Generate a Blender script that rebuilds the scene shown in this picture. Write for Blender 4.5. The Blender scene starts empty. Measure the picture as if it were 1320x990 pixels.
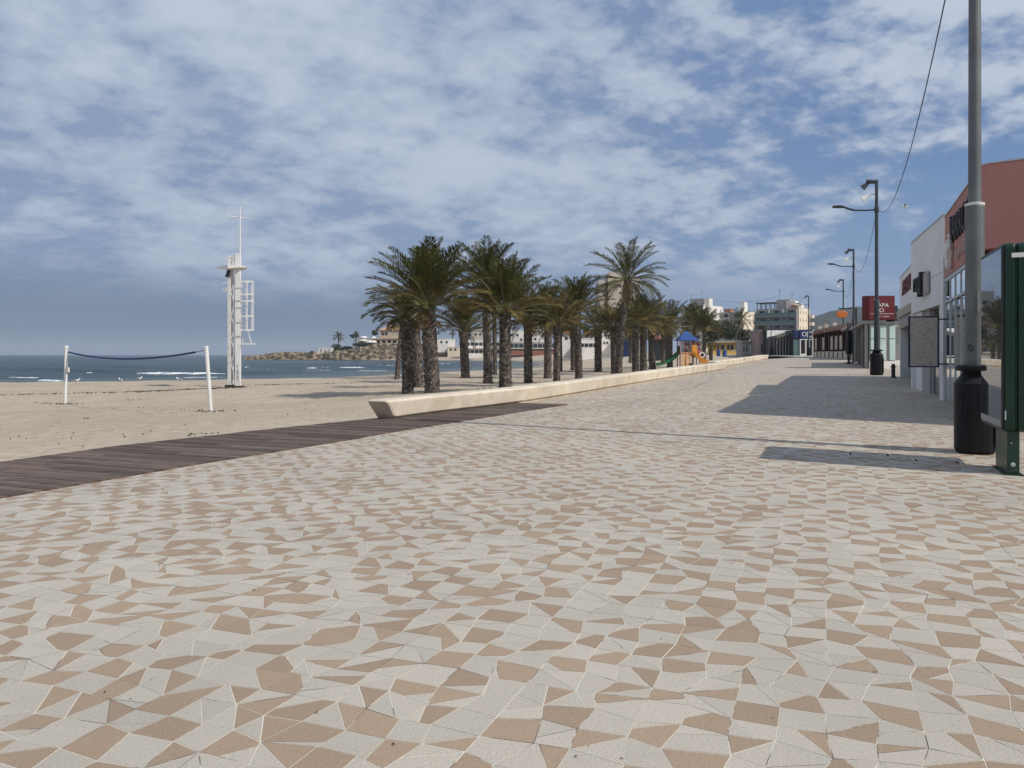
import bpy, bmesh, math, random
import numpy as np
from mathutils import Vector, Matrix, noise as mnoise

S = bpy.context.scene
C = S.collection
R = math.radians
random.seed(7)

# ------------------------------------------------------------------ camera, sky, sun, exposure
F, PX0, PY0, EYE = 1000.0, 660.0, 457.0, 1.6       # focal length in photo pixels, principal column, horizon row, eye height
cam = bpy.data.cameras.new('camera')
cam.sensor_width = 36.0
cam.lens = 36.0 * F / 1320.0
cam.shift_y = -38.0 / 1320.0
cam.clip_start, cam.clip_end = 0.1, 20000
camo = bpy.data.objects.new('camera', cam)
camo.location = (0, 0, EYE)
camo.rotation_euler = (R(90), 0, 0)
C.objects.link(camo)
S.camera = camo

SUN_EL = R(44)
SUN_AZ = (0.85, -0.53)                             # horizontal direction towards the sun
sun_dir = Vector((SUN_AZ[0] * math.cos(SUN_EL), SUN_AZ[1] * math.cos(SUN_EL), math.sin(SUN_EL))).normalized()
sun = bpy.data.lights.new('sun', 'SUN')
sun.energy = 3.7
sun.angle = R(0.6)
sun.color = (1.0, 0.94, 0.85)
suno = bpy.data.objects.new('sun', sun)
suno.rotation_euler = (-sun_dir).to_track_quat('-Z', 'Y').to_euler()
suno.location = (20, -20, 60)
C.objects.link(suno)

S.view_settings.view_transform = 'Standard'
S.view_settings.look = 'None'
S.view_settings.exposure = 0.0
S.view_settings.gamma = 1.0
S.view_settings.use_curve_mapping = False
S.cycles.max_bounces = 6
S.cycles.transparent_max_bounces = 12
S.cycles.volume_bounces = 0
S.cycles.caustics_reflective = False
S.cycles.caustics_refractive = False


class NT:
    """tiny helper for node trees"""
    def __init__(s, tree):
        s.t = tree
        s.n = tree.nodes
        s.l = tree.links

    def node(s, typ, ins=None, **props):
        nd = s.n.new(typ)
        for k, v in props.items():
            setattr(nd, k, v)
        for k, v in (ins or {}).items():
            s.put(nd.inputs[k], v)
        return nd

    def put(s, sock, v):
        if isinstance(v, bpy.types.NodeSocket):
            s.l.new(v, sock)
        elif isinstance(v, bpy.types.Node):
            s.l.new(v.outputs[0], sock)
        else:
            sock.default_value = v

    def math(s, op, a, b=0.0, c=0.0, clamp=False):
        nd = s.node('ShaderNodeMath', {0: a, 1: b, 2: c}, operation=op, use_clamp=clamp)
        return nd.outputs[0]

    def vmath(s, op, a, b=(0, 0, 0)):
        return s.node('ShaderNodeVectorMath', {0: a, 1: b}, operation=op).outputs[0]

    def noise(s, vec, scale, detail=4, rough=0.55, dist=0.0):
        return s.node('ShaderNodeTexNoise', {'Vector': vec, 'Scale': scale, 'Detail': detail, 'Roughness': rough, 'Distortion': dist}).outputs[0]

    def mapr(s, v, a, b, c=0.0, d=1.0, smooth=True):
        nd = s.node('ShaderNodeMapRange', {'Value': v, 'From Min': a, 'From Max': b, 'To Min': c, 'To Max': d},
                    interpolation_type='SMOOTHSTEP' if smooth else 'LINEAR')
        return nd.outputs[0]

    def mix(s, f, a, b, mode='MIX'):
        nd = s.node('ShaderNodeMix', data_type='RGBA', blend_type=mode)
        s.put(nd.inputs[0], f)
        for i, v in ((6, a), (7, b)):
            s.put(nd.inputs[i], (v[0], v[1], v[2], 1) if isinstance(v, tuple) else v)
        return nd.outputs[2]


w = bpy.data.worlds.new('World')
S.world = w
w.use_nodes = True
w.node_tree.nodes.clear()
N = NT(w.node_tree)
tc = N.node('ShaderNodeTexCoord')
dirv = N.vmath('NORMALIZE', tc.outputs['Generated'])
sx = N.node('ShaderNodeSeparateXYZ', {0: dirv})
zc = N.math('ABSOLUTE', sx.outputs[2])
sky = N.node('ShaderNodeTexSky', sky_type='NISHITA', sun_disc=False, sun_elevation=SUN_EL,
             sun_rotation=math.atan2(SUN_AZ[0], SUN_AZ[1]), air_density=1.0, dust_density=0.6, ozone_density=1.5)
BG = 0.1
k = 1.0 / BG
# thin high cloud sheet, laid out on a flat layer overhead
den = N.math('ADD', zc, 0.30)
pl = N.node('ShaderNodeCombineXYZ', {0: N.math('DIVIDE', sx.outputs[0], den), 1: N.math('DIVIDE', sx.outputs[1], den), 2: 0.0})
rot = N.node('ShaderNodeMapping', {'Vector': pl, 'Rotation': (0, 0, R(-35)), 'Scale': (1.0, 1.1, 1.0), 'Location': (1.45, 6.3, 0)})
n_big = N.noise(rot, 1.15, 3, 0.5, 0.2)
n_mid = N.noise(rot, 6.2, 5, 0.52, 0.12)
n_sml = N.noise(rot, 17.0, 4, 0.58, 0.2)
right = N.mapr(sx.outputs[0], -0.20, 0.50)                       # broken puffs on the right, an even veil on the left
dens = N.math('ADD', N.math('MULTIPLY', n_big, 0.50), N.math('ADD', N.math('MULTIPLY', n_mid, 0.38), N.math('MULTIPLY', n_sml, 0.22)))
dens = N.math('ADD', dens, N.math('ADD', N.mapr(sx.outputs[0], -0.05, 0.62, 0.095, -0.03), N.mapr(zc, 0.10, 0.40, 0.0, 0.02)))
cover = N.mapr(dens, 0.49, 0.63)
veil = N.math('MULTIPLY', N.math('SUBTRACT', 1.0, right), 0.72)
cover = N.math('MAXIMUM', cover, veil)
tone = N.mapr(N.math('ADD', N.math('MULTIPLY', n_big, 0.45), N.math('ADD', N.math('MULTIPLY', n_mid, 0.37), N.math('MULTIPLY', n_sml, 0.18))), 0.40, 0.60)
lit = N.math('ADD', N.math('MULTIPLY', tone, 0.78), N.math('MULTIPLY', N.mapr(zc, 0.10, 0.36), 0.22))
cl_col = N.mix(lit, (0.255 * k, 0.335 * k, 0.485 * k), (0.53 * k, 0.595 * k, 0.71 * k))
blue = N.mix(0.82, sky, (0.125 * k, 0.225 * k, 0.44 * k))
clear_sky = N.mix(N.mapr(zc, 0.05, 0.28), (0.205 * k, 0.32 * k, 0.51 * k), blue)
col = N.mix(N.math('MULTIPLY', cover, 0.95), clear_sky, cl_col)
# grey-blue haze bank low over the sea
hz_n = N.noise(N.node('ShaderNodeMapping', {'Vector': dirv, 'Scale': (1.0, 1.0, 5.0)}), 2.0, 4, 0.5)
hz = N.mapr(N.math('ADD', zc, N.math('MULTIPLY', N.math('SUBTRACT', hz_n, 0.5), 0.07)), 0.05, 0.135, 1.0, 0.0)
bank = N.mix(N.mapr(zc, 0.0, 0.14), (0.140 * k, 0.200 * k, 0.295 * k), (0.185 * k, 0.265 * k, 0.39 * k))
bank = N.mix(N.mapr(sx.outputs[0], -0.1, 0.42), bank, (0.235 * k, 0.33 * k, 0.485 * k))
col = N.mix(N.math('MULTIPLY', hz, 0.95), col, bank)
bg = N.node('ShaderNodeBackground', {'Color': col, 'Strength': BG})
N.node('ShaderNodeOutputWorld', {0: bg})

# ------------------------------------------------------------------ terrain maths
DU = Vector((0.3754, 0.9269))
DV = Vector((0.9269, -0.3754))
_zu = np.array([-400, 0, 12, 25, 40, 60, 90, 130, 170, 220, 400, 4000.0])
_zz = np.array([0, 0, 0.02, 0.20, 0.45, 0.72, 1.02, 1.33, 1.52, 1.62, 1.70, 1.75])


def zp(u):
    return np.interp(u, _zu, _zz)


def uv(X, Y):
    return X * 0.3754 + Y * 0.9269, X * 0.9269 - Y * 0.3754


def xy(u, v):
    return u * 0.3754 + v * 0.9269, u * 0.9269 - v * 0.3754


def ray(px, py, Y):
    return Vector(((px - PX0) / F * Y, Y, EYE - (py - PY0) / F * Y))


def march(px, py, zfun, y0=2.0, y1=420.0):
    prev = y0
    y = y0
    while y < y1:
        if EYE - (py - PY0) / F * y <= zfun((px - PX0) / F * y, y):
            a, b = prev, y
            for _ in range(30):
                m = 0.5 * (a + b)
                if EYE - (py - PY0) / F * m <= zfun((px - PX0) / F * m, m):
                    b = m
                else:
                    a = m
            return Vector(((px - PX0) / F * b, b, zfun((px - PX0) / F * b, b)))
        prev = y
        y *= 1.02
    y = y1
    return Vector(((px - PX0) / F * y, y, zfun((px - PX0) / F * y, y)))


def zprom(X, Y):
    return float(zp(uv(X, Y)[0]))


def G(px, py):
    return march(px, py, zprom)


# bench base lines, boardwalk edges (front edges measured on the paving)
BENCH1 = [G(*p) for p in ((509, 541), (560, 533.8), (622, 526.4), (672.6, 519.7), (715, 513), (760, 505.5), (800, 498.5), (860, 488.3), (900, 482), (935, 476.5))]
BENCH2 = [G(*p) for p in ((924, 475.2), (945, 471.5), (968, 467), (990, 462.9))]
DECK_L = [Vector((-14.5, -1.6, 0)), G(0, 597), G(160, 575), G(320, 557), G(480, 540.5)]
DECK_R = [Vector((-11.2, -3.0, 0)), G(0, 643), G(250, 600), G(500, 558.5), G(731, 522)]
BND = [Vector((-40, -55, 0)), Vector((-23, -18, 0))] + [Vector(p) for p in DECK_L] + [b for b in BENCH1[1:]] + [b for b in BENCH2[2:]] + [Vector((62, 125, 0)), Vector((80, 200, 0)), Vector((95, 420, 0)), Vector((300, 4000, 0))]
SHORE = [(-9000, -3000), (-3000, -1000), (-400, -100), (-120, 45), (-62, 66)]
for q in ((0, 494), (100, 493.2), (200, 492), (300, 490), (360, 489), (420, 487), (490, 483.5), (560, 479.5), (620, 477), (672, 474.5)):
    Yq = 2600.0 / (q[1] - PY0)
    SHORE.append(((q[0] - PX0) / F * Yq, Yq))
SHORE += [(7, 190), (8, 235), (2, 290), (-25, 340), (-60, 366), (-110, 372), (-128, 374), (-133, 385), (-100, 425), (0, 520), (100, 800), (400, 1700), (1500, 4000), (4000, 9000)]


def sdist(X, Y, line):
    """signed distance to a polyline, positive on its left"""
    X = np.asarray(X, float)
    Y = np.asarray(Y, float)
    best = np.full(X.shape, 1e18)
    sg = np.zeros(X.shape)
    for a, b in zip(line[:-1], line[1:]):
        ax, ay, bx, by = a[0], a[1], b[0], b[1]
        ex, ey = bx - ax, by - ay
        L2 = ex * ex + ey * ey + 1e-12
        t = np.clip(((X - ax) * ex + (Y - ay) * ey) / L2, 0, 1)
        dx, dy = X - (ax + t * ex), Y - (ay + t * ey)
        d = dx * dx + dy * dy
        m = d < best
        best = np.where(m, d, best)
        sg = np.where(m, np.sign(ex * (Y - ay) - ey * (X - ax)), sg)
    return np.sqrt(best) * sg


def ss(x, a, b):
    t = np.clip((x - a) / (b - a), 0, 1)
    return t * t * (3 - 2 * t)


def zsand_arr(X, Y):
    X = np.asarray(X, float)
    Y = np.asarray(Y, float)
    u, v = uv(X, Y)
    wd = sdist(X, Y, BND)
    d = -sdist(X, Y, SHORE)
    low = -1.0 + 0.40 * ss(d, 0, 13) + 0.10 * ss(d, 10, 40) + 0.02 * np.clip(d, 0, 1.5)
    low = low + 2.75 * ss(u, 135, 200) * ss(d, 0, 45)
    low = np.where(d < 0, np.maximum(-1.0 + 0.045 * d, -5), low)
    t = ss(wd, 0.0, 16)
    near = zp(u) - 0.06
    z = near * (1 - t) + low * t
    z = np.where(wd < 0, zp(u) - 0.06 - 0.06 * ss(-wd, 0, 0.8), z)
    return z


def zsand(X, Y):
    return float(zsand_arr(np.array([X]), np.array([Y]))[0])


def GS(px, py):
    return march(px, py, zsand)


# ------------------------------------------------------------------ mesh helpers
class MB:
    def __init__(s):
        s.v, s.f, s.m, s.t = [], [], [], []

    def poly(s, pts, m=0, t=0.5):
        i = len(s.v)
        s.v += [tuple(p) for p in pts]
        s.f.append(tuple(range(i, i + len(pts))))
        s.m.append(m)
        s.t.append(t)

    def faces(s, verts, faces, m=0, t=0.5):
        i = len(s.v)
        s.v += [tuple(p) for p in verts]
        for f in faces:
            s.f.append(tuple(i + k for k in f))
            s.m.append(m)
            s.t.append(t)

    def box(s, x0, x1, y0, y1, z0, z1, m=0, t=0.5):
        s.faces([(x0, y0, z0), (x1, y0, z0), (x1, y1, z0), (x0, y1, z0), (x0, y0, z1), (x1, y0, z1), (x1, y1, z1), (x0, y1, z1)],
                [(3, 2, 1, 0), (4, 5, 6, 7), (0, 1, 5, 4), (1, 2, 6, 5), (2, 3, 7, 6), (3, 0, 4, 7)], m, t)

    def prism(s, pts, z0, z1, m=0, t=0.5):
        """vertical prism over a counter-clockwise footprint"""
        n = len(pts)
        vs = [(p[0], p[1], z0) for p in pts] + [(p[0], p[1], z1) for p in pts]
        fs = [tuple(range(n - 1, -1, -1)), tuple(range(n, 2 * n))] + [(i, (i + 1) % n, n + (i + 1) % n, n + i) for i in range(n)]
        s.faces(vs, fs, m, t)

    def bar(s, a, b, r, r2=None, n=6, m=0, cap=True):
        s.tube([a, b], [r, r if r2 is None else r2], n, m, cap)

    def beam(s, a, b, wd, h, m=0):
        """square bar from a to b"""
        a, b = Vector(a), Vector(b)
        d = (b - a).normalized()
        up = Vector((0, 0, 1)) if abs(d.z) < 0.95 else Vector((1, 0, 0))
        sx_ = d.cross(up).normalized()
        uz = sx_.cross(d)
        vs = []
        for p in (a, b):
            for i, j in ((-1, -1), (1, -1), (1, 1), (-1, 1)):
                vs.append(p + sx_ * wd / 2 * i + uz * h / 2 * j)
        s.faces(vs, [(3, 2, 1, 0), (4, 5, 6, 7), (0, 1, 5, 4), (1, 2, 6, 5), (2, 3, 7, 6), (3, 0, 4, 7)], m)

    def tube(s, path, rad, n=8, m=0, cap=True):
        path = [Vector(p) for p in path]
        if not isinstance(rad, (list, tuple)):
            rad = [rad] * len(path)
        ref = None
        vs = []
        for i, p in enumerate(path):
            d = (path[min(i + 1, len(path) - 1)] - path[max(i - 1, 0)]).normalized()
            if ref is None:
                up = Vector((0, 0, 1)) if abs(d.z) < 0.9 else Vector((1, 0, 0))
                ref = d.cross(up).normalized()
            else:
                ref = (ref - d * ref.dot(d)).normalized()
            o = d.cross(ref)
            for k in range(n):
                a = 2 * math.pi * k / n
                vs.append(p + (ref * math.cos(a) + o * math.sin(a)) * rad[i])
        fs = []
        for i in range(len(path) - 1):
            for k in range(n):
                k2 = (k + 1) % n
                fs.append((i * n + k, i * n + k2, (i + 1) * n + k2, (i + 1) * n + k))
        if cap:
            fs.append(tuple(range(n - 1, -1, -1)))
            fs.append(tuple(range((len(path) - 1) * n, len(path) * n)))
        s.faces(vs, fs, m)

    def lathe(s, prof, n=16, m=0, c=(0, 0), sq=0.0):
        """surface of revolution; sq > 0 squares the section off"""
        vs = []
        for r, z in prof:
            for k in range(n):
                a = 2 * math.pi * k / n
                q = 1.0
                if sq:
                    q = 1.0 / (abs(math.cos(a)) ** (2 + sq) + abs(math.sin(a)) ** (2 + sq)) ** (1 / (2 + sq))
                vs.append((c[0] + r * q * math.cos(a), c[1] + r * q * math.sin(a), z))
        fs = []
        for i in range(len(prof) - 1):
            for k in range(n):
                k2 = (k + 1) % n
                fs.append((i * n + k, i * n + k2, (i + 1) * n + k2, (i + 1) * n + k))
        fs.append(tuple(range(n - 1, -1, -1)))
        fs.append(tuple(range((len(prof) - 1) * n, len(prof) * n)))
        s.faces(vs, fs, m)

    def ball(s, c, r, nu=10, nv=7, m=0):
        vs, fs = [], []
        rx, ry, rz = r if isinstance(r, (tuple, list)) else (r, r, r)
        for i in range(nv + 1):
            th = math.pi * i / nv
            for k in range(nu):
                a = 2 * math.pi * k / nu
                vs.append((c[0] + rx * math.sin(th) * math.cos(a), c[1] + ry * math.sin(th) * math.sin(a), c[2] - rz * math.cos(th)))
        for i in range(nv):
            for k in range(nu):
                k2 = (k + 1) % nu
                fs.append((i * nu + k, i * nu + k2, (i + 1) * nu + k2, (i + 1) * nu + k))
        s.faces(vs, fs, m)

    def mesh(s, name, mats, smooth=False, tone=False):
        me = bpy.data.meshes.new(name)
        me.from_pydata(s.v, [], s.f)
        for mt in (mats if isinstance(mats, (list, tuple)) else [mats]):
            me.materials.append(mt)
        me.polygons.foreach_set('material_index', s.m)
        if smooth:
            me.polygons.foreach_set('use_smooth', [True] * len(s.f))
        if tone:
            at = me.attributes.new('tone', 'FLOAT', 'FACE')
            at.data.foreach_set('value', s.t)
        me.update()
        return me

    def build(s, name, mats, parent=None, smooth=False, tone=False, bevel=0.0, seg=2):
        o = bpy.data.objects.new(name, s.mesh(name, mats, smooth, tone))
        C.objects.link(o)
        if parent is not None:
            o.parent = parent
        if bevel:
            b = o.modifiers.new('bevel', 'BEVEL')
            b.width = bevel
            b.segments = seg
            b.limit_method = 'ANGLE'
            b.angle_limit = R(40)
        return o


def tag(o, label=None, cat=None, group=None, kind=None):
    if label:
        o['label'] = label
    if cat:
        o['category'] = cat
    if group:
        o['group'] = group
    if kind:
        o['kind'] = kind
    return o


def thing(name, label, cat, loc=(0, 0, 0), rz=0.0, group=None):
    o = bpy.data.objects.new(name, None)
    o.empty_display_size = 0.3
    o.location = loc
    o.rotation_euler = (0, 0, rz)
    C.objects.link(o)
    return tag(o, label, cat, group)


def text(name, body, size, mat, parent, loc, n, depth=0.02, sx=1.0, align='CENTER', shear=0.0):
    """raised lettering lying on a wall whose outward normal (in the parent's frame) is n"""
    cu = bpy.data.curves.new(name, 'FONT')
    cu.body = body
    cu.size = size
    cu.extrude = depth
    cu.align_x = align
    cu.align_y = 'CENTER'
    cu.shear = shear
    tmp = bpy.data.objects.new(name + '_tmp', cu)
    C.objects.link(tmp)
    dg = bpy.context.evaluated_depsgraph_get()
    me = bpy.data.meshes.new_from_object(tmp.evaluated_get(dg))
    bpy.data.objects.remove(tmp)
    me.materials.clear()
    me.materials.append(mat)
    o = bpy.data.objects.new(name, me)
    C.objects.link(o)
    o.parent = parent
    n = Vector(n).normalized()
    r = Vector((0, 0, 1)).cross(n).normalized()
    up = n.cross(r)
    M = Matrix((r, up, n)).transposed().to_4x4()
    M = Matrix.Translation(loc) @ M @ Matrix.Diagonal((sx, 1, 1, 1))
    o.matrix_local = M
    return o


# ------------------------------------------------------------------ materials
def pos(N_):
    return N_.node('ShaderNodeNewGeometry').outputs['Position']


MATS = {}


def mat(name, c, rough=0.6, c2=None, scale=4.0, lo=0.35, hi=0.65, bump=0.0, bscale=30.0, metal=0.0, tone=None, spec=0.5, stretch=None, detail=5, fine=0.0, transl=0.0, coat=0.0, obj=False, big=0.0):
    m = bpy.data.materials.new(name)
    m.use_nodes = True
    nt = NT(m.node_tree)
    p = nt.n['Principled BSDF']
    P = nt.node('ShaderNodeTexCoord').outputs['Object'] if obj else pos(nt)
    if stretch:
        P = nt.node('ShaderNodeMapping', {'Vector': P, 'Rotation': (0, 0, stretch[3] if len(stretch) > 3 else 0), 'Scale': stretch[:3]}).outputs[0]
    base = (c[0], c[1], c[2], 1)
    if c2 is None:
        c2 = tuple(x * 0.8 for x in c)
    base = nt.mix(nt.mapr(nt.noise(P, scale, detail, 0.6), lo, hi), tuple(c), tuple(c2))
    if big:
        bn = nt.mapr(nt.noise(P, 0.45, 4, 0.6), 0.3, 0.7, 1 - big, 1 + big * .6)
        base = nt.mix(1.0, base, nt.node('ShaderNodeCombineColor', {0: bn, 1: bn, 2: bn}).outputs[0], 'MULTIPLY')
    if tone:
        at = nt.node('ShaderNodeAttribute', attribute_name='tone')
        kf = nt.mapr(at.outputs['Fac'], 0, 1, 1 - tone, 1 + tone, smooth=False)
        base = nt.mix(1.0, base, nt.node('ShaderNodeCombineColor', {0: kf, 1: kf, 2: kf}).outputs[0], 'MULTIPLY')
    if fine:
        fn = nt.mapr(nt.noise(P, bscale * 2.5, 3, 0.7), 0.3, 0.7, 1 - fine, 1 + fine)
        base = nt.mix(1.0, base, nt.node('ShaderNodeCombineColor', {0: fn, 1: fn, 2: fn}).outputs[0], 'MULTIPLY')
    nt.put(p.inputs['Base Color'], base)
    p.inputs['Roughness'].default_value = rough
    p.inputs['Metallic'].default_value = metal
    p.inputs['Specular IOR Level'].default_value = spec
    if coat:
        p.inputs['Coat Weight'].default_value = coat
    if bump:
        bp = nt.node('ShaderNodeBump', {'Height': nt.noise(P, bscale, 4, 0.6), 'Strength': min(1.0, bump), 'Distance': 0.02 if bscale > 10 else 0.1})
        nt.put(p.inputs['Normal'], bp.outputs[0])
    if transl:
        tr = nt.node('ShaderNodeBsdfTranslucent', {'Color': base})
        mx = nt.node('ShaderNodeMixShader', {0: transl, 1: p, 2: tr})
        nt.put(nt.n['Material Output'].inputs[0], mx)
    MATS[name] = m
    return m


def glass(name, tint, refl=0.06, ior=1.5, rough=0.0, sheen_mix=None):
    m = bpy.data.materials.new(name)
    m.use_nodes = True
    nt = NT(m.node_tree)
    nt.n.remove(nt.n['Principled BSDF'])
    fr = nt.math('ADD', nt.node('ShaderNodeFresnel', {'IOR': ior}), refl, clamp=True)
    gl = nt.node('ShaderNodeBsdfGlossy', {'Color': (0.95, 0.97, 0.97, 1), 'Roughness': rough})
    tr = nt.node('ShaderNodeBsdfTransparent', {'Color': (*tint, 1)})
    if sheen_mix:
        df = nt.node('ShaderNodeBsdfDiffuse', {'Color': (*sheen_mix[1], 1)})
        tr = nt.node('ShaderNodeMixShader', {0: sheen_mix[0], 1: tr, 2: df})
    mx = nt.node('ShaderNodeMixShader', {0: fr, 1: tr, 2: gl})
    nt.put(nt.n['Material Output'].inputs[0], mx)
    return m


M_tileW = mat('tile_white', (0.49, 0.443, 0.366), 0.7, (0.435, 0.393, 0.325), 0.9, bump=0.25, bscale=60, tone=0.06, fine=0.13, big=0.09)
M_tileB = mat('tile_tan', (0.365, 0.266, 0.180), 0.7, (0.325, 0.236, 0.160), 0.9, bump=0.25, bscale=60, tone=0.08, fine=0.13, big=0.09)
M_grout = mat('grout', (0.70, 0.65, 0.55), 0.8, (0.15, 0.125, 0.105), 2.4, 0.53, 0.60, bump=0.1)
M_paveflat = mat('paving_far', (0.44, 0.395, 0.325), 0.7, (0.40, 0.355, 0.29), 0.8, tone=0.06)
M_sand = None
M_plank = mat('deck_plank', (0.155, 0.112, 0.088), 0.85, (0.070, 0.049, 0.038), 3.0, bump=0.5, bscale=14, tone=0.42, stretch=(1, 14, 6, R(21.8)), fine=0.25)
M_stone = mat('bench_stone', (0.74, 0.655, 0.525), 0.8, (0.57, 0.49, 0.375), 1.1, 0.35, 0.7, bump=0.35, bscale=14, fine=0.10, tone=0.10, big=0.06)
M_trunk = mat('palm_trunk', (0.07, 0.056, 0.047), 0.95, (0.04, 0.031, 0.026), 9, bump=0.6, bscale=40, tone=0.55)
M_scar = mat('palm_scar', (0.215, 0.185, 0.157), 0.95, (0.055, 0.044, 0.036), 9, bump=0.6, bscale=40, tone=0.5)
M_frond = mat('frond_green', (0.105, 0.102, 0.026), 0.6, (0.066, 0.072, 0.020), 1.2, tone=0.55, transl=0.25, spec=0.25)
M_olive = mat('frond_olive', (0.19, 0.145, 0.042), 0.65, (0.125, 0.098, 0.032), 1.2, tone=0.45, transl=0.18, spec=0.2)
M_dry = mat('frond_dry', (0.21, 0.135, 0.062), 0.75, (0.125, 0.08, 0.04), 1.5, tone=0.45, transl=0.12, spec=0.2)
M_petiole = mat('petiole', (0.17, 0.16, 0.085), 0.6, (0.12, 0.11, 0.06), 3, spec=0.25)
M_wpaint = mat('white_paint', (0.78, 0.78, 0.76), 0.4, (0.70, 0.69, 0.66), 2, fine=0.03)
M_wpaint2 = mat('white_paint_worn', (0.66, 0.65, 0.62), 0.5, (0.45, 0.42, 0.38), 5, 0.5, 0.75)
M_rope = mat('rope_navy', (0.012, 0.028, 0.16), 0.7, (0.008, 0.018, 0.11), 20)
M_ink = mat('black_spray', (0.015, 0.015, 0.015), 0.6)
M_galv = mat('galvanised', (0.155, 0.165, 0.165), 0.55, (0.115, 0.125, 0.125), 2.5, 0.3, 0.7, bump=0.06, bscale=40, metal=0.35, fine=0.06)
M_galvd = mat('lamp_metal', (0.055, 0.065, 0.075), 0.5, (0.04, 0.048, 0.056), 3, metal=0.2)
M_black = mat('black_plastic', (0.006, 0.0065, 0.0075), 0.6, (0.010, 0.0105, 0.012), 6, bump=0.05, bscale=50, spec=0.25)
M_green = mat('green_metal', (0.005, 0.030, 0.016), 0.4, (0.0035, 0.021, 0.011), 3, coat=0.15, spec=0.3)
M_greenworn = mat('green_metal_worn', (0.007, 0.036, 0.019), 0.4, (0.55, 0.55, 0.5), 14, 0.66, 0.70)
M_salmon = mat('salmon_render', (0.44, 0.205, 0.175), 0.8, (0.41, 0.19, 0.162), 1.2, bump=0.08, bscale=50, fine=0.03)
M_wall = mat('white_render', (0.74, 0.745, 0.74), 0.7, (0.68, 0.685, 0.68), 0.9, bump=0.1, bscale=30)
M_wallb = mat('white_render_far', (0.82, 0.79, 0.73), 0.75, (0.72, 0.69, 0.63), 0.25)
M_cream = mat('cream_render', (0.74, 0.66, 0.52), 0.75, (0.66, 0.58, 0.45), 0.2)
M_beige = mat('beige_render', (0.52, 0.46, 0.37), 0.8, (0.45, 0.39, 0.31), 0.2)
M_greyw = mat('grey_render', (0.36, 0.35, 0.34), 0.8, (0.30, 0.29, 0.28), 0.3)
M_alu = mat('aluminium', (0.50, 0.53, 0.54), 0.4, (0.44, 0.47, 0.48), 3, metal=0.4)
M_dark = mat('dark_frame', (0.022, 0.023, 0.026), 0.45, (0.015, 0.016, 0.018), 5)
M_bordo = mat('bordeaux', (0.13, 0.006, 0.010), 0.45, (0.10, 0.005, 0.008), 2)
M_letter = mat('white_letter', (0.75, 0.74, 0.72), 0.5)
M_glass = glass('shop_glass', (0.62, 0.78, 0.77), 0.10, 1.55, sheen_mix=(.42, (.42, .60, .57)))  # teal diffuse share paints the reflected sky into the glass
M_glassd = glass('shop_glass_dark', (0.25, 0.33, 0.33), 0.12, 1.55)
M_pane = mat('window_pane', (0.02, 0.026, 0.032), 0.12, (0.035, 0.04, 0.046), 2, spec=0.6)
M_frost = mat('frosted_panel', (0.52, 0.64, 0.58), 0.35, (0.44, 0.56, 0.51), 0.8)
M_gglass = mat('green_glass_rail', (0.10, 0.17, 0.16), 0.15, (0.075, 0.13, 0.125), 0.5, spec=0.7)
M_redtile = mat('terracotta', (0.42, 0.20, 0.105), 0.8, (0.33, 0.15, 0.08), 1.2, bump=0.4, bscale=6)
M_peach = mat('peach_tile', (0.55, 0.34, 0.20), 0.8, (0.46, 0.27, 0.16), 1.0)
M_brownroof = mat('brown_roof', (0.20, 0.085, 0.055), 0.8, (0.15, 0.062, 0.042), 1.0)
M_darkred = mat('dark_red_wood', (0.085, 0.022, 0.016), 0.6, (0.06, 0.016, 0.012), 3)
M_navy = mat('navy_board', (0.010, 0.022, 0.10), 0.4, (0.008, 0.016, 0.075), 2)
M_blue = mat('play_blue', (0.020, 0.080, 0.30), 0.5, (0.015, 0.062, 0.24), 3)
M_orange = mat('play_orange', (0.80, 0.36, 0.045), 0.5, (0.72, 0.30, 0.035), 3)
M_playred = mat('play_red', (0.33, 0.035, 0.022), 0.45, (0.25, 0.028, 0.018), 3)
M_playgreen = mat('play_green', (0.018, 0.17, 0.07), 0.4, (0.014, 0.13, 0.055), 3)
M_yellow = mat('yellow_wall', (0.62, 0.40, 0.09), 0.7, (0.52, 0.33, 0.075), 1)
M_paper = mat('weathered_paper', (0.56, 0.49, 0.41), 0.75, (0.20, 0.17, 0.15), 5, 0.52, 0.74, stretch=(1.6, 1.6, 4))
M_bush = mat('foliage_dark', (0.036, 0.052, 0.018), 0.6, (0.022, 0.034, 0.013), 0.8, tone=0.5, transl=0.12)
M_bush2 = mat('foliage_olive', (0.075, 0.080, 0.034), 0.6, (0.048, 0.056, 0.024), 0.8, tone=0.5, transl=0.12)
M_bark = mat('bark', (0.10, 0.08, 0.06), 0.9, (0.06, 0.048, 0.038), 8, bump=0.4)
M_weed = mat('dried_weed', (0.085, 0.065, 0.048), 0.9, (0.05, 0.038, 0.03), 10, tone=0.4)
M_foam = mat('foam', (0.74, 0.75, 0.75), 0.8, (0.45, 0.50, 0.52), 1.2)
M_gull = mat('gull_white', (0.78, 0.78, 0.77), 0.8, (0.7, 0.7, 0.7), 9)
M_gullg = mat('gull_grey', (0.22, 0.23, 0.25), 0.8)
M_osign = mat('orange_sign', (0.52, 0.15, 0.02), 0.5, (0.42, 0.11, 0.015), 6)
M_slot = mat('dark_slot', (0.02, 0.018, 0.016), 0.9)
M_floor = mat('shop_floor', (0.28, 0.26, 0.24), 0.5)
M_cable = mat('cable_black', (0.02, 0.022, 0.026), 0.6)


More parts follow.
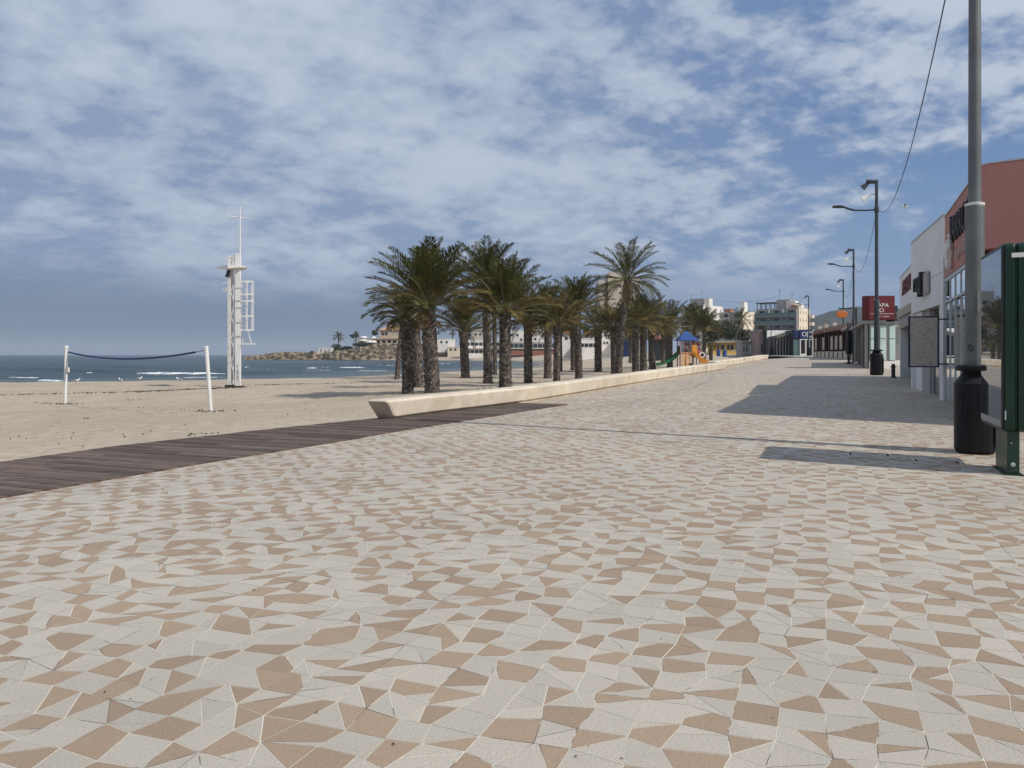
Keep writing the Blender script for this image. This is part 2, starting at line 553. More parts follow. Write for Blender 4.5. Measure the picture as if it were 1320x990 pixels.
def sand_material():
    m = bpy.data.materials.new('sand')
    m.use_nodes = True
    nt = NT(m.node_tree)
    p = nt.n['Principled BSDF']
    P = pos(nt)
    z = nt.node('ShaderNodeSeparateXYZ', {0: P}).outputs[2]
    big = nt.mapr(nt.noise(P, 0.12, 5, 0.6), 0.35, 0.65)
    c = nt.mix(big, (0.47, 0.396, 0.300), (0.41, 0.34, 0.255))
    fine = nt.mapr(nt.noise(P, 3.5, 6, 0.65), 0.3, 0.7, 0.88, 1.08)
    c = nt.mix(1.0, c, nt.node('ShaderNodeCombineColor', {0: fine, 1: fine, 2: fine}).outputs[0], 'MULTIPLY')
    spots = nt.mapr(nt.noise(P, 1.9, 3, 0.6), 0.66, 0.74, 0, 0.55)
    c = nt.mix(spots, c, (0.20, 0.155, 0.11))
    at = nt.node('ShaderNodeAttribute', attribute_name='wet').outputs['Fac']
    wn = nt.math('ADD', at, nt.math('MULTIPLY', nt.math('SUBTRACT', nt.noise(P, 0.5, 4, 0.6), 0.5), 0.25))
    wet = nt.mapr(wn, 0.35, 0.65)
    c = nt.mix(wet, c, (0.235, 0.19, 0.14))
    nt.put(p.inputs['Base Color'], c)
    nt.put(p.inputs['Roughness'], nt.mapr(wet, 0, 1, 0.9, 0.45))
    p.inputs['Specular IOR Level'].default_value = 0.3
    h = nt.math('ADD', nt.noise(P, 1.6, 5, 0.62), nt.math('MULTIPLY', nt.noise(P, 7, 4, 0.6), 0.35))
    bp = nt.node('ShaderNodeBump', {'Height': h, 'Strength': 0.9, 'Distance': 0.16})
    nt.put(p.inputs['Normal'], bp.outputs[0])
    return m


def sea_material():
    m = bpy.data.materials.new('sea_water')
    m.use_nodes = True
    nt = NT(m.node_tree)
    p = nt.n['Principled BSDF']
    P = pos(nt)
    st = nt.node('ShaderNodeMapping', {'Vector': P, 'Rotation': (0, 0, R(8)), 'Scale': (0.35, 1.0, 1.0)}).outputs[0]
    st2 = nt.node('ShaderNodeMapping', {'Vector': P, 'Scale': (0.06, 0.22, 1.0)}).outputs[0]
    big = nt.mapr(nt.noise(st2, 0.25, 5, 0.6), 0.35, 0.65)
    at = nt.node('ShaderNodeAttribute', attribute_name='shoal').outputs['Fac']
    c = nt.mix(big, (0.010, 0.034, 0.050), (0.030, 0.066, 0.080))
    c = nt.mix(at, c, (0.085, 0.115, 0.11))
    nt.put(p.inputs['Base Color'], c)
    p.inputs['Roughness'].default_value = 0.22
    p.inputs['IOR'].default_value = 1.33
    p.inputs['Specular IOR Level'].default_value = 0.32
    h = nt.math('ADD', nt.noise(st, 0.5, 6, 0.65), nt.math('MULTIPLY', nt.noise(st, 2.6, 4, 0.6), 0.3))
    bp = nt.node('ShaderNodeBump', {'Height': h, 'Strength': 1.0, 'Distance': 1.6})
    nt.put(p.inputs['Normal'], bp.outputs[0])
    return m


M_sand = sand_material()
M_sea = sea_material()

# ------------------------------------------------------------------ ground: sand and terrain, sea, paving, boardwalk, hill, headland
def grid_mesh(name, xs, ys, zf, mat_, attr=None, keep=None, kind='structure', smooth=True, zoff=0.0):
    X, Y = np.meshgrid(xs, ys)
    Z = zf(X.ravel(), Y.ravel())
    n, m_ = len(xs), len(ys)
    verts = np.column_stack([X.ravel(), Y.ravel(), Z + zoff])
    faces = []
    for j in range(m_ - 1):
        for i in range(n - 1):
            q = (j * n + i, j * n + i + 1, (j + 1) * n + i + 1, (j + 1) * n + i)
            if keep is None or keep[q[0]] or keep[q[2]]:
                faces.append(q)
    me = bpy.data.meshes.new(name)
    me.from_pydata(verts.tolist(), [], faces)
    me.materials.append(mat_)
    if smooth:
        me.polygons.foreach_set('use_smooth', [True] * len(faces))
    for an, arr in (attr or {}).items():
        a = me.attributes.new(an, 'FLOAT', 'POINT')
        a.data.foreach_set('value', np.asarray(arr, float).ravel())
    me.update()
    o = bpy.data.objects.new(name, me)
    C.objects.link(o)
    if kind:
        o['kind'] = kind
    return o


def stretch_axis(lo, hi, fine, step, grow):
    """coordinates from lo to hi, evenly spaced by step in fine=(a,b), growing outside"""
    a, b = fine
    mid = list(np.arange(a, b + 1e-6, step))
    up, s_ = [], step
    x = mid[-1]
    while x < hi:
        s_ *= grow
        x += s_
        up.append(x)
    dn, s_ = [], step
    x = mid[0]
    while x > lo:
        s_ *= grow
        x -= s_
        dn.append(x)
    return np.array(dn[::-1] + mid + up)


gx = stretch_axis(-9000, 9000, (-42, 22), 0.45, 1.09)
gy = stretch_axis(-300, 9000, (9, 75), 0.45, 1.07)
GX, GY = np.meshgrid(gx, gy)
shore_d = -sdist(GX.ravel(), GY.ravel(), SHORE)
rng = np.random.RandomState(3)


def zsand_rough(X, Y):
    z = zsand_arr(X, Y)
    wd = sdist(X, Y, BND)
    d = -sdist(X, Y, SHORE)
    k_ = ss(wd, 0.4, 4) * ss(d, 3, 15) * (np.abs(X) < 200) * (Y < 200)
    bumps = np.array([mnoise.noise((x * 0.35, y * 0.35, 0)) * 0.09 + mnoise.noise((x * 1.1, y * 1.1, 4)) * 0.045 if q > 0 else 0 for x, y, q in zip(X, Y, k_)])
    return z + bumps * k_


sand = grid_mesh('sand_ground', gx, gy, zsand_rough, M_sand, {'wet': 1 - ss(shore_d, 2.0, 7.0)})

sx_ = stretch_axis(-9000, 9000, (-80, 20), 2.0, 1.12)
sy_ = stretch_axis(-4000, 9000, (60, 180), 0.9, 1.10)
SXg, SYg = np.meshgrid(sx_, sy_)
sd_sea = sdist(SXg.ravel(), SYg.ravel(), SHORE)


def sea_z(X, Y):
    d = sdist(X, Y, SHORE)
    amp = 0.24 * ss(d, 2, 22) * (1 - ss(d, 90, 260))
    return -1.0 + amp * np.array([max(-.5, mnoise.noise((x * 0.03, y * 0.16, 0)) * 1.6 + mnoise.noise((x * 0.10, y * 0.5, 2)) * .9) if a > 0 else 0 for x, y, a in zip(X, Y, amp)])


sea = grid_mesh('sea', sx_, sy_, sea_z, M_sea, {'shoal': (1 - ss(sd_sea, 1, 22))}, keep=(sd_sea > -14))

# breaking wavelets near the shore: lumpy little ridges of foam, one stuff object
mb = MB()
rs = random.Random(5)
for (x0, x1, py, hh, ragged) in ((168, 292, 481.6, 0.30, .2), (168, 230, 483.0, .12, .6), (48, 84, 491.2, 0.22, .4), (236, 296, 486.5, 0.08, .7), (318, 324, 475.2, .2, .5), (339, 356, 476.6, 0.26, .3), (395, 410, 475.0, 0.28, .4), (413, 426, 474.4, 0.24, .5), (384, 428, 477.4, 0.14, .7), (436, 472, 474.0, 0.26, .6), (440, 462, 476.4, 0.12, .7), (480, 520, 471.4, 0.26, .5), (500, 530, 473.4, 0.16, .7), (560, 585, 469.0, .22, .6), (352, 372, 480.2, .08, .7), (10, 50, 486.5, .08, .8), (455, 500, 478.0, .06, .8), (112, 120, 480.8, .2, .5)):
    Yw = 2600.0 / (py - PY0)
    n = max(6, int((x1 - x0) / 1.2))
    prev = None
    for i in range(n + 1):
        t = i / n
        px = x0 + (x1 - x0) * t
        env = min(1, t * 6, (1 - t) * 4)
        k_ = .62 * env * (1 - ragged * abs(mnoise.noise((px * 0.22, py, 0))) * 1.8) * (0.8 + 0.4 * rs.random())
        k_ = max(0.02, k_)
        y = Yw + 2.2 * mnoise.noise((px * 0.05, py * 3, 1))
        x = (px - PX0) / F * y
        ring = [(x, y - 1.1 * k_ - .1, -1.03), (x, y - 0.35 * k_, -1.0 + hh * k_), (x, y + 0.3 * k_, -1.0 + hh * 0.8 * k_), (x, y + 1.2 * k_ + .1, -1.03)]
        if prev:
            for a in range(3):
                mb.poly([prev[a], ring[a], ring[a + 1], prev[a + 1]])
        prev = ring
surf = mb.build('surf', M_foam)
tag(surf, 'white foam of small waves breaking along the shore', 'surf', kind='stuff')

# paving: base sheet under the tiles, then the tiles themselves
def left_limit(u):
    return np.interp(u, LU, LV)


lp = [uv(p[0], p[1]) for p in DECK_R[:-1]] + [uv(DECK_R[-1][0], DECK_R[-1][1])]
b1 = [uv(p[0], p[1]) for p in BENCH1]
b2 = [uv(p[0], p[1]) for p in BENCH2]
LL = [(-60, lp[0][0] and lp[0][1] - 4)] + [(u_, v_ - 0.5) for u_, v_ in lp[:-1]] + [(u_, v_ - 0.25) for u_, v_ in b1 if u_ > lp[-1][0] - 3.5] + [(u_, v_ - .25) for u_, v_ in b2[2:]]
LL += [(118, -3), (150, -12), (260, -30), (420, -40)]
LL.sort()
LU = np.array([q[0] for q in LL])
LV = np.array([q[1] for q in LL])
mb = MB()
us = list(np.arange(-30, 70, 1.0)) + list(np.arange(70, 420, 5.0))
for u0, u1 in zip(us[:-1], us[1:]):
    a, b = float(left_limit(u0)), float(left_limit(u1))
    n = 6
    for i in range(n):
        r0, r1 = i / n, (i + 1) / n
        q = [(u0, a + (16 - a) * r0), (u0, a + (16 - a) * r1), (u1, b + (16 - b) * r1), (u1, b + (16 - b) * r0)]
        mb.poly([(*xy(*p), float(zp(p[0])) - (0.0012 if u0 < 95 else 0.0)) for p in q], 0 if u0 < 95 else 1)
promenade = mb.build('promenade', [M_grout, M_paveflat])
promenade['kind'] = 'structure'


def inset(poly, g):
    n = len(poly)
    if g <= 0:
        return poly
    area = sum(poly[i][0] * poly[(i + 1) % n][1] - poly[(i + 1) % n][0] * poly[i][1] for i in range(n)) / 2
    if abs(area) < 0.002:
        return None
    if area < 0:
        poly = poly[::-1]
    out = []
    for i in range(n):
        p0, p1, p2 = poly[i - 1], poly[i], poly[(i + 1) % n]
        d1 = (p1[0] - p0[0], p1[1] - p0[1])
        d2 = (p2[0] - p1[0], p2[1] - p1[1])
        l1, l2 = math.hypot(*d1), math.hypot(*d2)
        if l1 < 1e-4 or l2 < 1e-4:
            return None
        n1 = (-d1[1] / l1, d1[0] / l1)
        n2 = (-d2[1] / l2, d2[0] / l2)
        den_ = 1 + n1[0] * n2[0] + n1[1] * n2[1]
        if den_ < 0.15:
            den_ = 0.15
        out.append((p1[0] + g * (n1[0] + n2[0]) / den_, p1[1] + g * (n1[1] + n2[1]) / den_))
    return out


mb = MB()
rt = random.Random(11)
CU, CV = 0.186, 0.192
JIT = {}


def gv(i, j):
    key = (i, j)
    if key not in JIT:
        q = random.Random(i * 7919 + j * 104729)
        dv_ = q.choice((0, 0, 0, 1, 1)) * q.choice((-1, 1)) * q.uniform(.12, .30)
        JIT[key] = ((i + q.uniform(-.20, .20)) * CU, (j + dv_) * CV)
    return JIT[key]


def lerp2(a, b, t):
    return (a[0] + (b[0] - a[0]) * t, a[1] + (b[1] - a[1]) * t)


for i in range(-38, int(95 / CU)):
    u0 = i * CU
    lim = float(left_limit(u0))
    vmax = 12.5 if u0 < 20 else 5.2
    g = 0.0024 if u0 < 14 else (0.0026 if u0 < 24 else 0.0)
    for j in range(int(lim / CV) - 1, int(vmax / CV)):
        vc = (j + .5) * CV
        # what the camera could see, with a margin for a step to the side
        X, Y = xy(u0, vc)
        if Y < -5 or abs(X) > 0.75 * abs(Y) + 9:
            continue
        q = [gv(i, j), gv(i, j + 1), gv(i + 1, j + 1), gv(i + 1, j)]
        if (q[0][1]) < lim - 0.1:
            continue
        c = rt.randrange(4)
        q = q[c:] + q[:c]
        r = rt.random()
        if (i + j) % 2:                          # every other cell carries the tan piece
            if r < 0.14:
                pieces = [(q, 1)]
            elif r < 0.46:                       # corner to a point on a far edge: tan triangle
                pnt = lerp2(q[1], q[2], rt.uniform(.55, 1.0))
                pieces = [([q[0], q[1], pnt], 1), ([q[0], pnt, q[2], q[3]], 0)]
            elif r < 0.66:                       # tan pentagon and a pale corner
                a = lerp2(q[0], q[1], rt.uniform(.45, .85))
                b = lerp2(q[0], q[3], rt.uniform(.45, .95))
                pieces = [([q[0], a, b], 0), ([a, q[1], q[2], q[3], b], 1)]
            elif r < 0.80:                       # tan quadrilateral and pale triangle
                pnt = lerp2(q[1], q[2], rt.uniform(.2, .6))
                pieces = [([q[0], q[1], pnt], 0), ([q[0], pnt, q[2], q[3]], 1)]
            elif r < 0.94:
                pieces = [([q[0], q[1], q[2]], 1), ([q[0], q[2], q[3]], 0)]
            else:
                pieces = [(q, 0)]
        else:
            if r < 0.48:
                pieces = [(q, 0)]
            elif r < 0.74:
                pnt = lerp2(q[1], q[2], rt.uniform(.4, .9))
                pieces = [([q[0], q[1], pnt], 0), ([q[0], pnt, q[2], q[3]], 0)]
            elif r < 0.90:
                pieces = [([q[0], q[1], q[2]], 1), ([q[0], q[2], q[3]], 0)]
            else:
                pieces = [([q[0], q[1], q[2]], 0), ([q[0], q[2], q[3]], 0)]
        for pl_, brown in pieces:
            gg = g * rt.uniform(.45, 1.3)
            pi_ = inset(pl_, gg)
            if pi_ is None:
                pi_ = pl_
            area = sum(pi_[k_][0] * pi_[(k_ + 1) % len(pi_)][1] - pi_[(k_ + 1) % len(pi_)][0] * pi_[k_][1] for k_ in range(len(pi_)))
            if area > 0:                     # (u, v) is a left-handed frame seen from above
                pi_ = pi_[::-1]
            dz = rt.uniform(-.0003, .0003)
            mb.poly([(*xy(*p), float(zp(p[0])) + dz) for p in pi_], brown, rt.random())
tiles = mb.build('promenade_paving', [M_tileW, M_tileB], tone=True)
tiles['kind'] = 'structure'

# boardwalk of narrow planks laid across the walk's direction
mb = MB()
dl = sorted(uv(p[0], p[1]) for p in DECK_L)
dr = sorted(uv(p[0], p[1]) for p in DECK_R)
bl = sorted([q for q in dl] + [(b[0], b[1] - .1) for b in b1 if b[0] > dl[-1][0] + .8 and b[0] < 26])
u = -5.0
rp = random.Random(4)
uend = dr[-1][0]
while u < uend:
    wd = 0.145
    va = float(np.interp(u, [q[0] for q in bl], [q[1] for q in bl]))
    va2 = float(np.interp(u + wd, [q[0] for q in bl], [q[1] for q in bl]))
    vb = float(np.interp(u, [q[0] for q in dr], [q[1] for q in dr]))
    vb2 = float(np.interp(u + wd, [q[0] for q in dr], [q[1] for q in dr]))
    cuts = [0.0]
    q = rp.uniform(.2, .6)
    cuts += [q, 1.0]
    if vb - va > 0.05:
        for t0, t1 in zip(cuts[:-1], cuts[1:]):
            z = float(zp(u)) + 0.022 + rp.uniform(-.002, .002)
            tn = rp.random()
            e = 0.004
            A = [(u + e, va + (vb - va) * t0 + .002), (u + e, va + (vb - va) * t1 - .002), (u + wd - e, va2 + (vb2 - va2) * t1 - .002), (u + wd - e, va2 + (vb2 - va2) * t0 + .002)]
            top = [(*xy(*p), z) for p in A]
            bot = [(p[0], p[1], z - 0.03) for p in top]
            mb.faces(top + bot, [(3, 2, 1, 0), (0, 1, 5, 4), (1, 2, 6, 5), (2, 3, 7, 6), (3, 0, 4, 7)], 0, tn)
    u += wd
deck = mb.build('boardwalk', [M_plank], tone=True)
deck['kind'] = 'structure'
# dark bearer sheet under the planks
mb = MB()
uu = np.arange(-5, uend - .05, .5)
for a, b in zip(uu[:-1], uu[1:]):
    q = []
    for t, side_ in ((a, 0), (a, 1), (b, 1), (b, 0)):
        src = dr if side_ else bl
        q.append((t, float(np.interp(t, [s_[0] for s_ in src], [s_[1] for s_ in src])) + (-.01 if side_ else .01)))
    mb.poly([(*xy(*p), float(zp(p[0])) + 0.003) for p in q])
o = mb.build('boardwalk_bed', [M_slot])
o['kind'] = 'structure'

# wooded hill far behind the shops
def hill_z(X, Y):
    h = np.zeros(X.shape)
    for (cx, cy, rx, ry, hh) in ((690, 1500, 130, 300, 92), (900, 1560, 260, 320, 96), (1300, 1700, 420, 350, 90), (560, 1450, 60, 220, 70)):
        h = np.maximum(h, hh * np.exp(-(((X - cx) / rx) ** 4 + ((Y - cy) / ry) ** 2)))
    nz = np.array([mnoise.noise((x * 0.012, y * 0.012, 0)) * 7 + mnoise.noise((x * 0.07, y * 0.07, 3)) * 3.2 for x, y in zip(X, Y)])
    return np.where(h > 3, h + nz, h - 1.0) + 0.5


M_hill = mat('hill_scrub', (0.020, 0.030, 0.018), 0.95, (0.048, 0.050, 0.034), 0.03, 0.4, 0.7, detail=9)
hill = grid_mesh('hill', np.arange(420, 1800, 12.0), np.arange(1150, 1900, 12.0), hill_z, M_hill)

# rocky headland across the bay
HP = [(-129, -1.2), (-127, .6), (-120, 0.9), (-118, 1.1), (-115, 2.3), (-108, 2.4), (-98, 2.4), (-93, 2.8), (-88, 3.5), (-80, 4.0), (-76, 5.2), (-70, 6.4), (-64, 7.3), (-50, 7.3), (-40, 6.2), (-30, 4.8), (-10, 3.6), (4, 3.2), (24, 3.2), (60, 3.2)]


def headland_z(X, Y):
    top = np.interp(X, [p[0] for p in HP], [p[1] for p in HP])
    jag = np.array([mnoise.noise((x * 0.16, 2, 0)) * 2.6 + mnoise.noise((x * 0.5, 7, 0)) * 1.0 for x in X])
    front = 368.5 + jag - 8 * ss(X, -10, 20)
    low = np.minimum(top, 2.2)
    z = -1.6 + (low + 1.6) * ss(Y, front, front + 2.2) + (top - low) * ss(Y, front + 3, front + 12)
    nz = np.array([mnoise.noise((x * 0.35, y * 0.5, 0)) * 1.3 + mnoise.noise((x * 1.1, y * 1.3, 5)) * 0.8 for x, y in zip(X, Y)])
    return z + nz * ss(Y, front - 1, front + 1.5) * (0.35 + 0.65 * (1 - ss(Y, front + 4, front + 14)))


M_rock = mat('headland_rock', (0.29, 0.225, 0.15), 0.95, (0.055, 0.047, 0.034), 0.42, 0.40, 0.58, bump=0.8, bscale=2.0, stretch=(1, 1, 1.8))
headland = grid_mesh('headland', np.arange(-130, 62, 0.6), np.concatenate([np.arange(362, 386, 0.6), np.arange(386, 452, 4.0)]), headland_z, M_rock, smooth=False)


# ------------------------------------------------------------------ foliage builders
def leaf_clump(mb, c, r, n, s, rnd, m=0):
    for _ in range(n):
        while True:
            d = Vector((rnd.uniform(-1, 1), rnd.uniform(-1, 1), rnd.uniform(-1, 1)))
            if d.length < 1:
                break
        p = Vector(c) + Vector((d.x * r[0], d.y * r[1], d.z * r[2]))
        a = Vector((rnd.gauss(0, 1), rnd.gauss(0, 1), rnd.gauss(0, .7))).normalized()
        b = a.cross(Vector((rnd.gauss(0, 1), rnd.gauss(0, 1), rnd.gauss(0, 1)))).normalized()
        ss_ = s * rnd.uniform(.6, 1.3)
        mb.poly([p - a * ss_, p + b * ss_ * .45, p + a * ss_, p - b * ss_ * .45], m, rnd.random())


def make_tree(name, label, cat, loc, h, rx, rz_, seed, group, leaf=0.3, nclump=16, per=70, mat_=None, trunk_r=0.18, base=0.35):
    rnd = random.Random(seed)
    t = thing(name, label, cat, loc, rnd.uniform(0, 6), group)
    cz = h - rz_
    tb = MB()
    tb.tube([(0, 0, -.3), (.05 * h * rnd.uniform(-1, 1), .03 * h, h * base * .6), (0, 0, h * base), (0, 0, cz)], [trunk_r * 1.3, trunk_r, trunk_r * .85, trunk_r * .4], 7)
    cen = []
    for k_ in range(nclump):
        a = rnd.uniform(0, 6.283)
        e = rnd.uniform(-.75, 1)
        q = math.sqrt(max(0, 1 - e * e)) * rnd.uniform(.35, .95)
        p = Vector((rx * q * math.cos(a), rx * q * math.sin(a), cz + rz_ * e * .8))
        cen.append(p)
        if k_ < 6:
            tb.tube([(0, 0, h * base * rnd.uniform(.8, 1.3)), tuple(p * .5 + Vector((0, 0, h * base)) * .5), tuple(p)], [trunk_r * .5, trunk_r * .3, trunk_r * .12], 5)
    tb.build('trunk', M_bark, t)
    cb = MB()
    for p in cen:
        rr = rnd.uniform(.28, .5)
        leaf_clump(cb, p, (rx * rr, rx * rr, rz_ * rr * .8), per, leaf, rnd)
    cb.build('crown', mat_ or M_bush, t, tone=True)
    return t


def make_bush(name, label, cat, loc, rx, ry, h, seed, group, leaf=0.3, n=500, mat_=None):
    rnd = random.Random(seed)
    cb = MB()
    for k_ in range(max(4, n // 60)):
        x, y = rnd.uniform(-.75, .75) * rx, rnd.uniform(-.7, .7) * ry
        hh = h * rnd.uniform(.3, .75)
        leaf_clump(cb, (x, y, hh * .8), (rx * .35, ry * .45, h * .32), 60, leaf, rnd)
    o = cb.build(name, mat_ or M_bush, None, tone=True)
    o.location = loc
    return tag(o, label, cat, group)


mb = MB()
rh = random.Random(77)
for _ in range(70):
    x = rh.uniform(-100, -24)
    y = 371 + 9 * rh.random() ** 1.4
    z = float(headland_z(np.array([x]), np.array([y]))[0])
    leaf_clump(mb, (x, y, z + .25), (rh.uniform(.5, 1.6), .6, rh.uniform(.35, .8)), 26, .32, rh)
o = mb.build('headland_scrub', M_bush2, tone=True)
tag(o, 'dark scrub dotted over the rocks of the headland', 'scrub', kind='stuff')


def palm_trunk(base_r, top_r, path, seed, sides=10):
    """tapered stem wrapped in rows of old leaf-base scars"""
    rnd = random.Random(seed)
    mb = MB()
    H = path[-1].z - path[0].z

    def at(t):
        t = max(0, min(1, t)) * (len(path) - 1)
        i = min(int(t), len(path) - 2)
        return path[i].lerp(path[i + 1], t - i)

    def rad(t):
        fl = 0.30 * max(0, 1 - t / 0.10) + 0.16 * max(0, (t - .86) / .14)
        return (base_r + (top_r - base_r) * t) * (0.92 + fl)
    nr = max(8, int(H / 0.125))
    core = [at(i / 10) for i in range(11)]
    mb.tube(core, [rad(i / 10) * .93 for i in range(11)], sides, 0)
    for i in range(nr):
        jr = rnd.uniform(-.15, .15)
        t0, t1 = (i + jr) / nr, (i + 1.75 + jr) / nr
        for k_ in range(sides):
            a = 2 * math.pi * (k_ + .5 * (i % 2) + rnd.uniform(-.1, .1)) / sides
            da = math.pi / sides * 1.04
            p0, p1 = at(t0), at(min(1, t1))
            r0, r1 = rad(t0) * .90, rad(min(1, t1)) * rnd.uniform(1.03, 1.15)
            e0 = Vector((math.cos(a - da), math.sin(a - da), 0))
            e1 = Vector((math.cos(a + da), math.sin(a + da), 0))
            em = Vector((math.cos(a), math.sin(a), 0))
            mid = p0.lerp(p1, rnd.uniform(.48, .58))
            tip = p1 + em * r1
            l_, r_ = mid + e0 * r1 * .97, mid + e1 * r1 * .97
            bot = p0 + em * r0
            tn = rnd.random()
            mb.poly([bot, r_, tip, l_], 1, tn)
            mb.poly([l_, tip, p1 + em * r0 * .9], 0, tn * .4)
            mb.poly([tip, r_, p1 + em * r0 * .9], 0, tn * .4)
    return mb


def frond(mb, org, az, el0, L, droop, rnd, m, leafm, nst=30, sway=0.0, wide=0.30, bare=0.22, thin=1.0):
    """one feather leaf: curved midrib and two rows of narrow leaflets"""
    pts = [Vector(org)]
    nseg = 9
    e = el0
    azv = az
    for i in range(nseg):
        s_ = (i + .5) / nseg
        e_ = el0 - droop * (s_ ** 1.5)
        a_ = azv + sway * s_
        d = Vector((math.cos(a_) * math.cos(e_), math.sin(a_) * math.cos(e_), math.sin(e_)))
        pts.append(pts[-1] + d * (L / nseg))

    def P_(t):
        t = max(0, min(.9999, t)) * nseg
        i = int(t)
        return pts[i].lerp(pts[i + 1], t - i), (pts[i + 1] - pts[i]).normalized()
    rr = 0.018 * L / 2.2 * thin + 0.008
    mb.tube(pts, [rr * (1.5 - 1.3 * i / nseg) for i in range(nseg + 1)], 3, m, cap=False)
    tn0 = rnd.random()
    for k_ in range(nst):
        s_ = bare + (1 - bare) * (k_ + rnd.random() * .6) / nst
        p, d = P_(s_)
        sid = d.cross(Vector((0, 0, 1)))
        if sid.length < .05:
            sid = Vector((math.cos(az + 1.57), math.sin(az + 1.57), 0))
        sid.normalize()
        upv = sid.cross(d)
        prof = math.sin(math.pi * min(1, (s_ - bare) / (1 - bare) * .82 + .16)) ** .6
        ln = wide * L * prof * rnd.uniform(.75, 1.1)
        for sg in (-1, 1):
            dr_ = (d * rnd.uniform(.62, .95) + sid * sg * rnd.uniform(.62, .85) + upv * rnd.uniform(.05, .42)).normalized()
            tip = p + dr_ * ln + Vector((0, 0, -ln * .14))
            wv = d.cross(dr_)
            wv = dr_.cross(wv).normalized() * (0.017 * thin * L / 2.2 + .006)
            md = p + dr_ * ln * .45
            mb.poly([p - wv * .5, md - wv, tip, md + wv], leafm, max(0, min(1, tn0 * .6 + rnd.random() * .4)))


def make_palm(label, base, topx, Ytop, ztop, base_r, top_r, CR, seed, style='full', group='date palms planted along the beach', nfr=None, leanmid=0.0):
    """style: full (broad green head), tall (open head of long arching leaves), dry (drooping brownish head), small"""
    rnd = random.Random(seed)
    t = thing('palm_tree', label, 'palm tree', base, 0, group)
    tp = Vector((topx - base.x, Ytop - base.y, ztop - base.z))
    path = []
    for i in range(9):
        s_ = i / 8
        path.append(Vector((tp.x * (s_ ** 1.25) + leanmid * math.sin(math.pi * s_), tp.y * s_, -.25 + (tp.z + .25) * s_)))
    tb = palm_trunk(base_r, top_r, path, seed)
    tb.build('trunk', [M_trunk, M_scar], t, tone=True)
    top = path[-1]
    cb = MB()
    db = MB()
    cfg = {'full': (44, R(14), R(88), 1.05, 0.62), 'tall': (38, R(-24), R(86), 0.95, 0.70), 'dry': (36, R(4), R(82), 1.25, 0.85), 'small': (30, R(-15), R(85), 1.0, 0.8)}[style]
    n, elo, ehi, _, drp = cfg
    if nfr:
        n = nfr
    for i in range(n):
        f = (i + .5) / n                                   # 0 = youngest, upright; 1 = oldest
        az = i * 2.39996 + rnd.uniform(-.25, .25)
        el = ehi + (elo - ehi) * (f ** .85) + rnd.uniform(-.10, .10)
        L = CR * (1.02 - .15 * abs(f - .45)) * rnd.uniform(.86, 1.08)
        dro = drp * (.55 + .9 * f) * rnd.uniform(.8, 1.2)
        org = top + Vector((math.cos(az), math.sin(az), 0)) * top_r * (.25 + .5 * f) + Vector((0, 0, .22 * (1 - f)))
        olive = (f > .62 and rnd.random() < .55) if style != 'dry' else rnd.random() < .62
        frond(cb, org, az, el, L, dro, rnd, 2, 1 if olive else 0, nst=38, sway=rnd.uniform(-.25, .25), wide=.27)
    nd = {'full': 3, 'tall': 3, 'dry': 7, 'small': 4}[style]
    for i in range(nd):
        az = rnd.uniform(0, 6.283)
        el = R(rnd.uniform(-35, 10))
        frond(db, top + Vector((math.cos(az), math.sin(az), -.05)) * top_r * .8, az, el, CR * rnd.uniform(.35, .7), rnd.uniform(.4, 1.1), rnd, 0, 0, nst=26, wide=.2, thin=.9)
    cb.build('crown', [M_frond, M_olive, M_petiole], t, tone=True)
    db.build('dry_fronds', [M_dry], t, tone=True)
    return t

# ------------------------------------------------------------------ far town: buildings across the bay and behind the beach
def zat(py, Y):
    return EYE - (py - PY0) / F * Y


def xat(px, Y):
    return (px - PX0) / F * Y


def window(parent, mesh_cache, x, y, z, w_, h_, face, frame=M_wallb, pane=M_pane, name='window', sill=False):
    """a recessed window part on a wall of the parent; face is the outward direction: '-y', '+y', '+x' or '-x'"""
    key = (round(w_, 2), round(h_, 2), frame.name, pane.name)
    if key not in mesh_cache:
        mb = MB()
        f = min(.09, w_ * .12)
        mb.box(-w_ / 2, w_ / 2, -.05, .02, -h_ / 2, -h_ / 2 + f)
        mb.box(-w_ / 2, w_ / 2, -.05, .02, h_ / 2 - f, h_ / 2)
        mb.box(-w_ / 2, -w_ / 2 + f, -.05, .02, -h_ / 2 + f, h_ / 2 - f)
        mb.box(w_ / 2 - f, w_ / 2, -.05, .02, -h_ / 2 + f, h_ / 2 - f)
        mp = MB()
        mp.box(-w_ / 2 + f, w_ / 2 - f, -.018, .02, -h_ / 2 + f, h_ / 2 - f)
        mesh_cache[key] = (mb.mesh(name, [frame]), mp.mesh('pane', [pane]))
    o = bpy.data.objects.new(name, mesh_cache[key][0])
    C.objects.link(o)
    o.parent = parent
    g = bpy.data.objects.new('pane', mesh_cache[key][1])
    C.objects.link(g)
    g.parent = o
    o.location = (x, y, z)
    o.rotation_euler = (0, 0, {'-y': 0, '+y': math.pi, '+x': math.pi / 2, '-x': -math.pi / 2}[face])
    return o


WC = {}


def block(parent, x0, x1, y0, y1, z0, z1, m, name='wall', bevel=0):
    mb = MB()
    mb.box(x0, x1, y0, y1, z0, z1)
    return mb.build(name, m, parent, bevel=bevel)


def balcony(parent, x0, x1, y0, y1, z, m=M_wallb, rail=1.0, th=.18, name='balcony'):
    """slab and solid parapet reaching out from the wall at y1 to y0"""
    mb = MB()
    mb.box(x0, x1, y0, y1, z, z + th)
    mb.box(x0, x1, y0, y0 + .14, z + th, z + rail)
    mb.box(x0, x0 + .14, y0 + .14, y1, z + th, z + rail)
    mb.box(x1 - .14, x1, y0 + .14, y1, z + th, z + rail)
    return mb.build(name, m, parent)


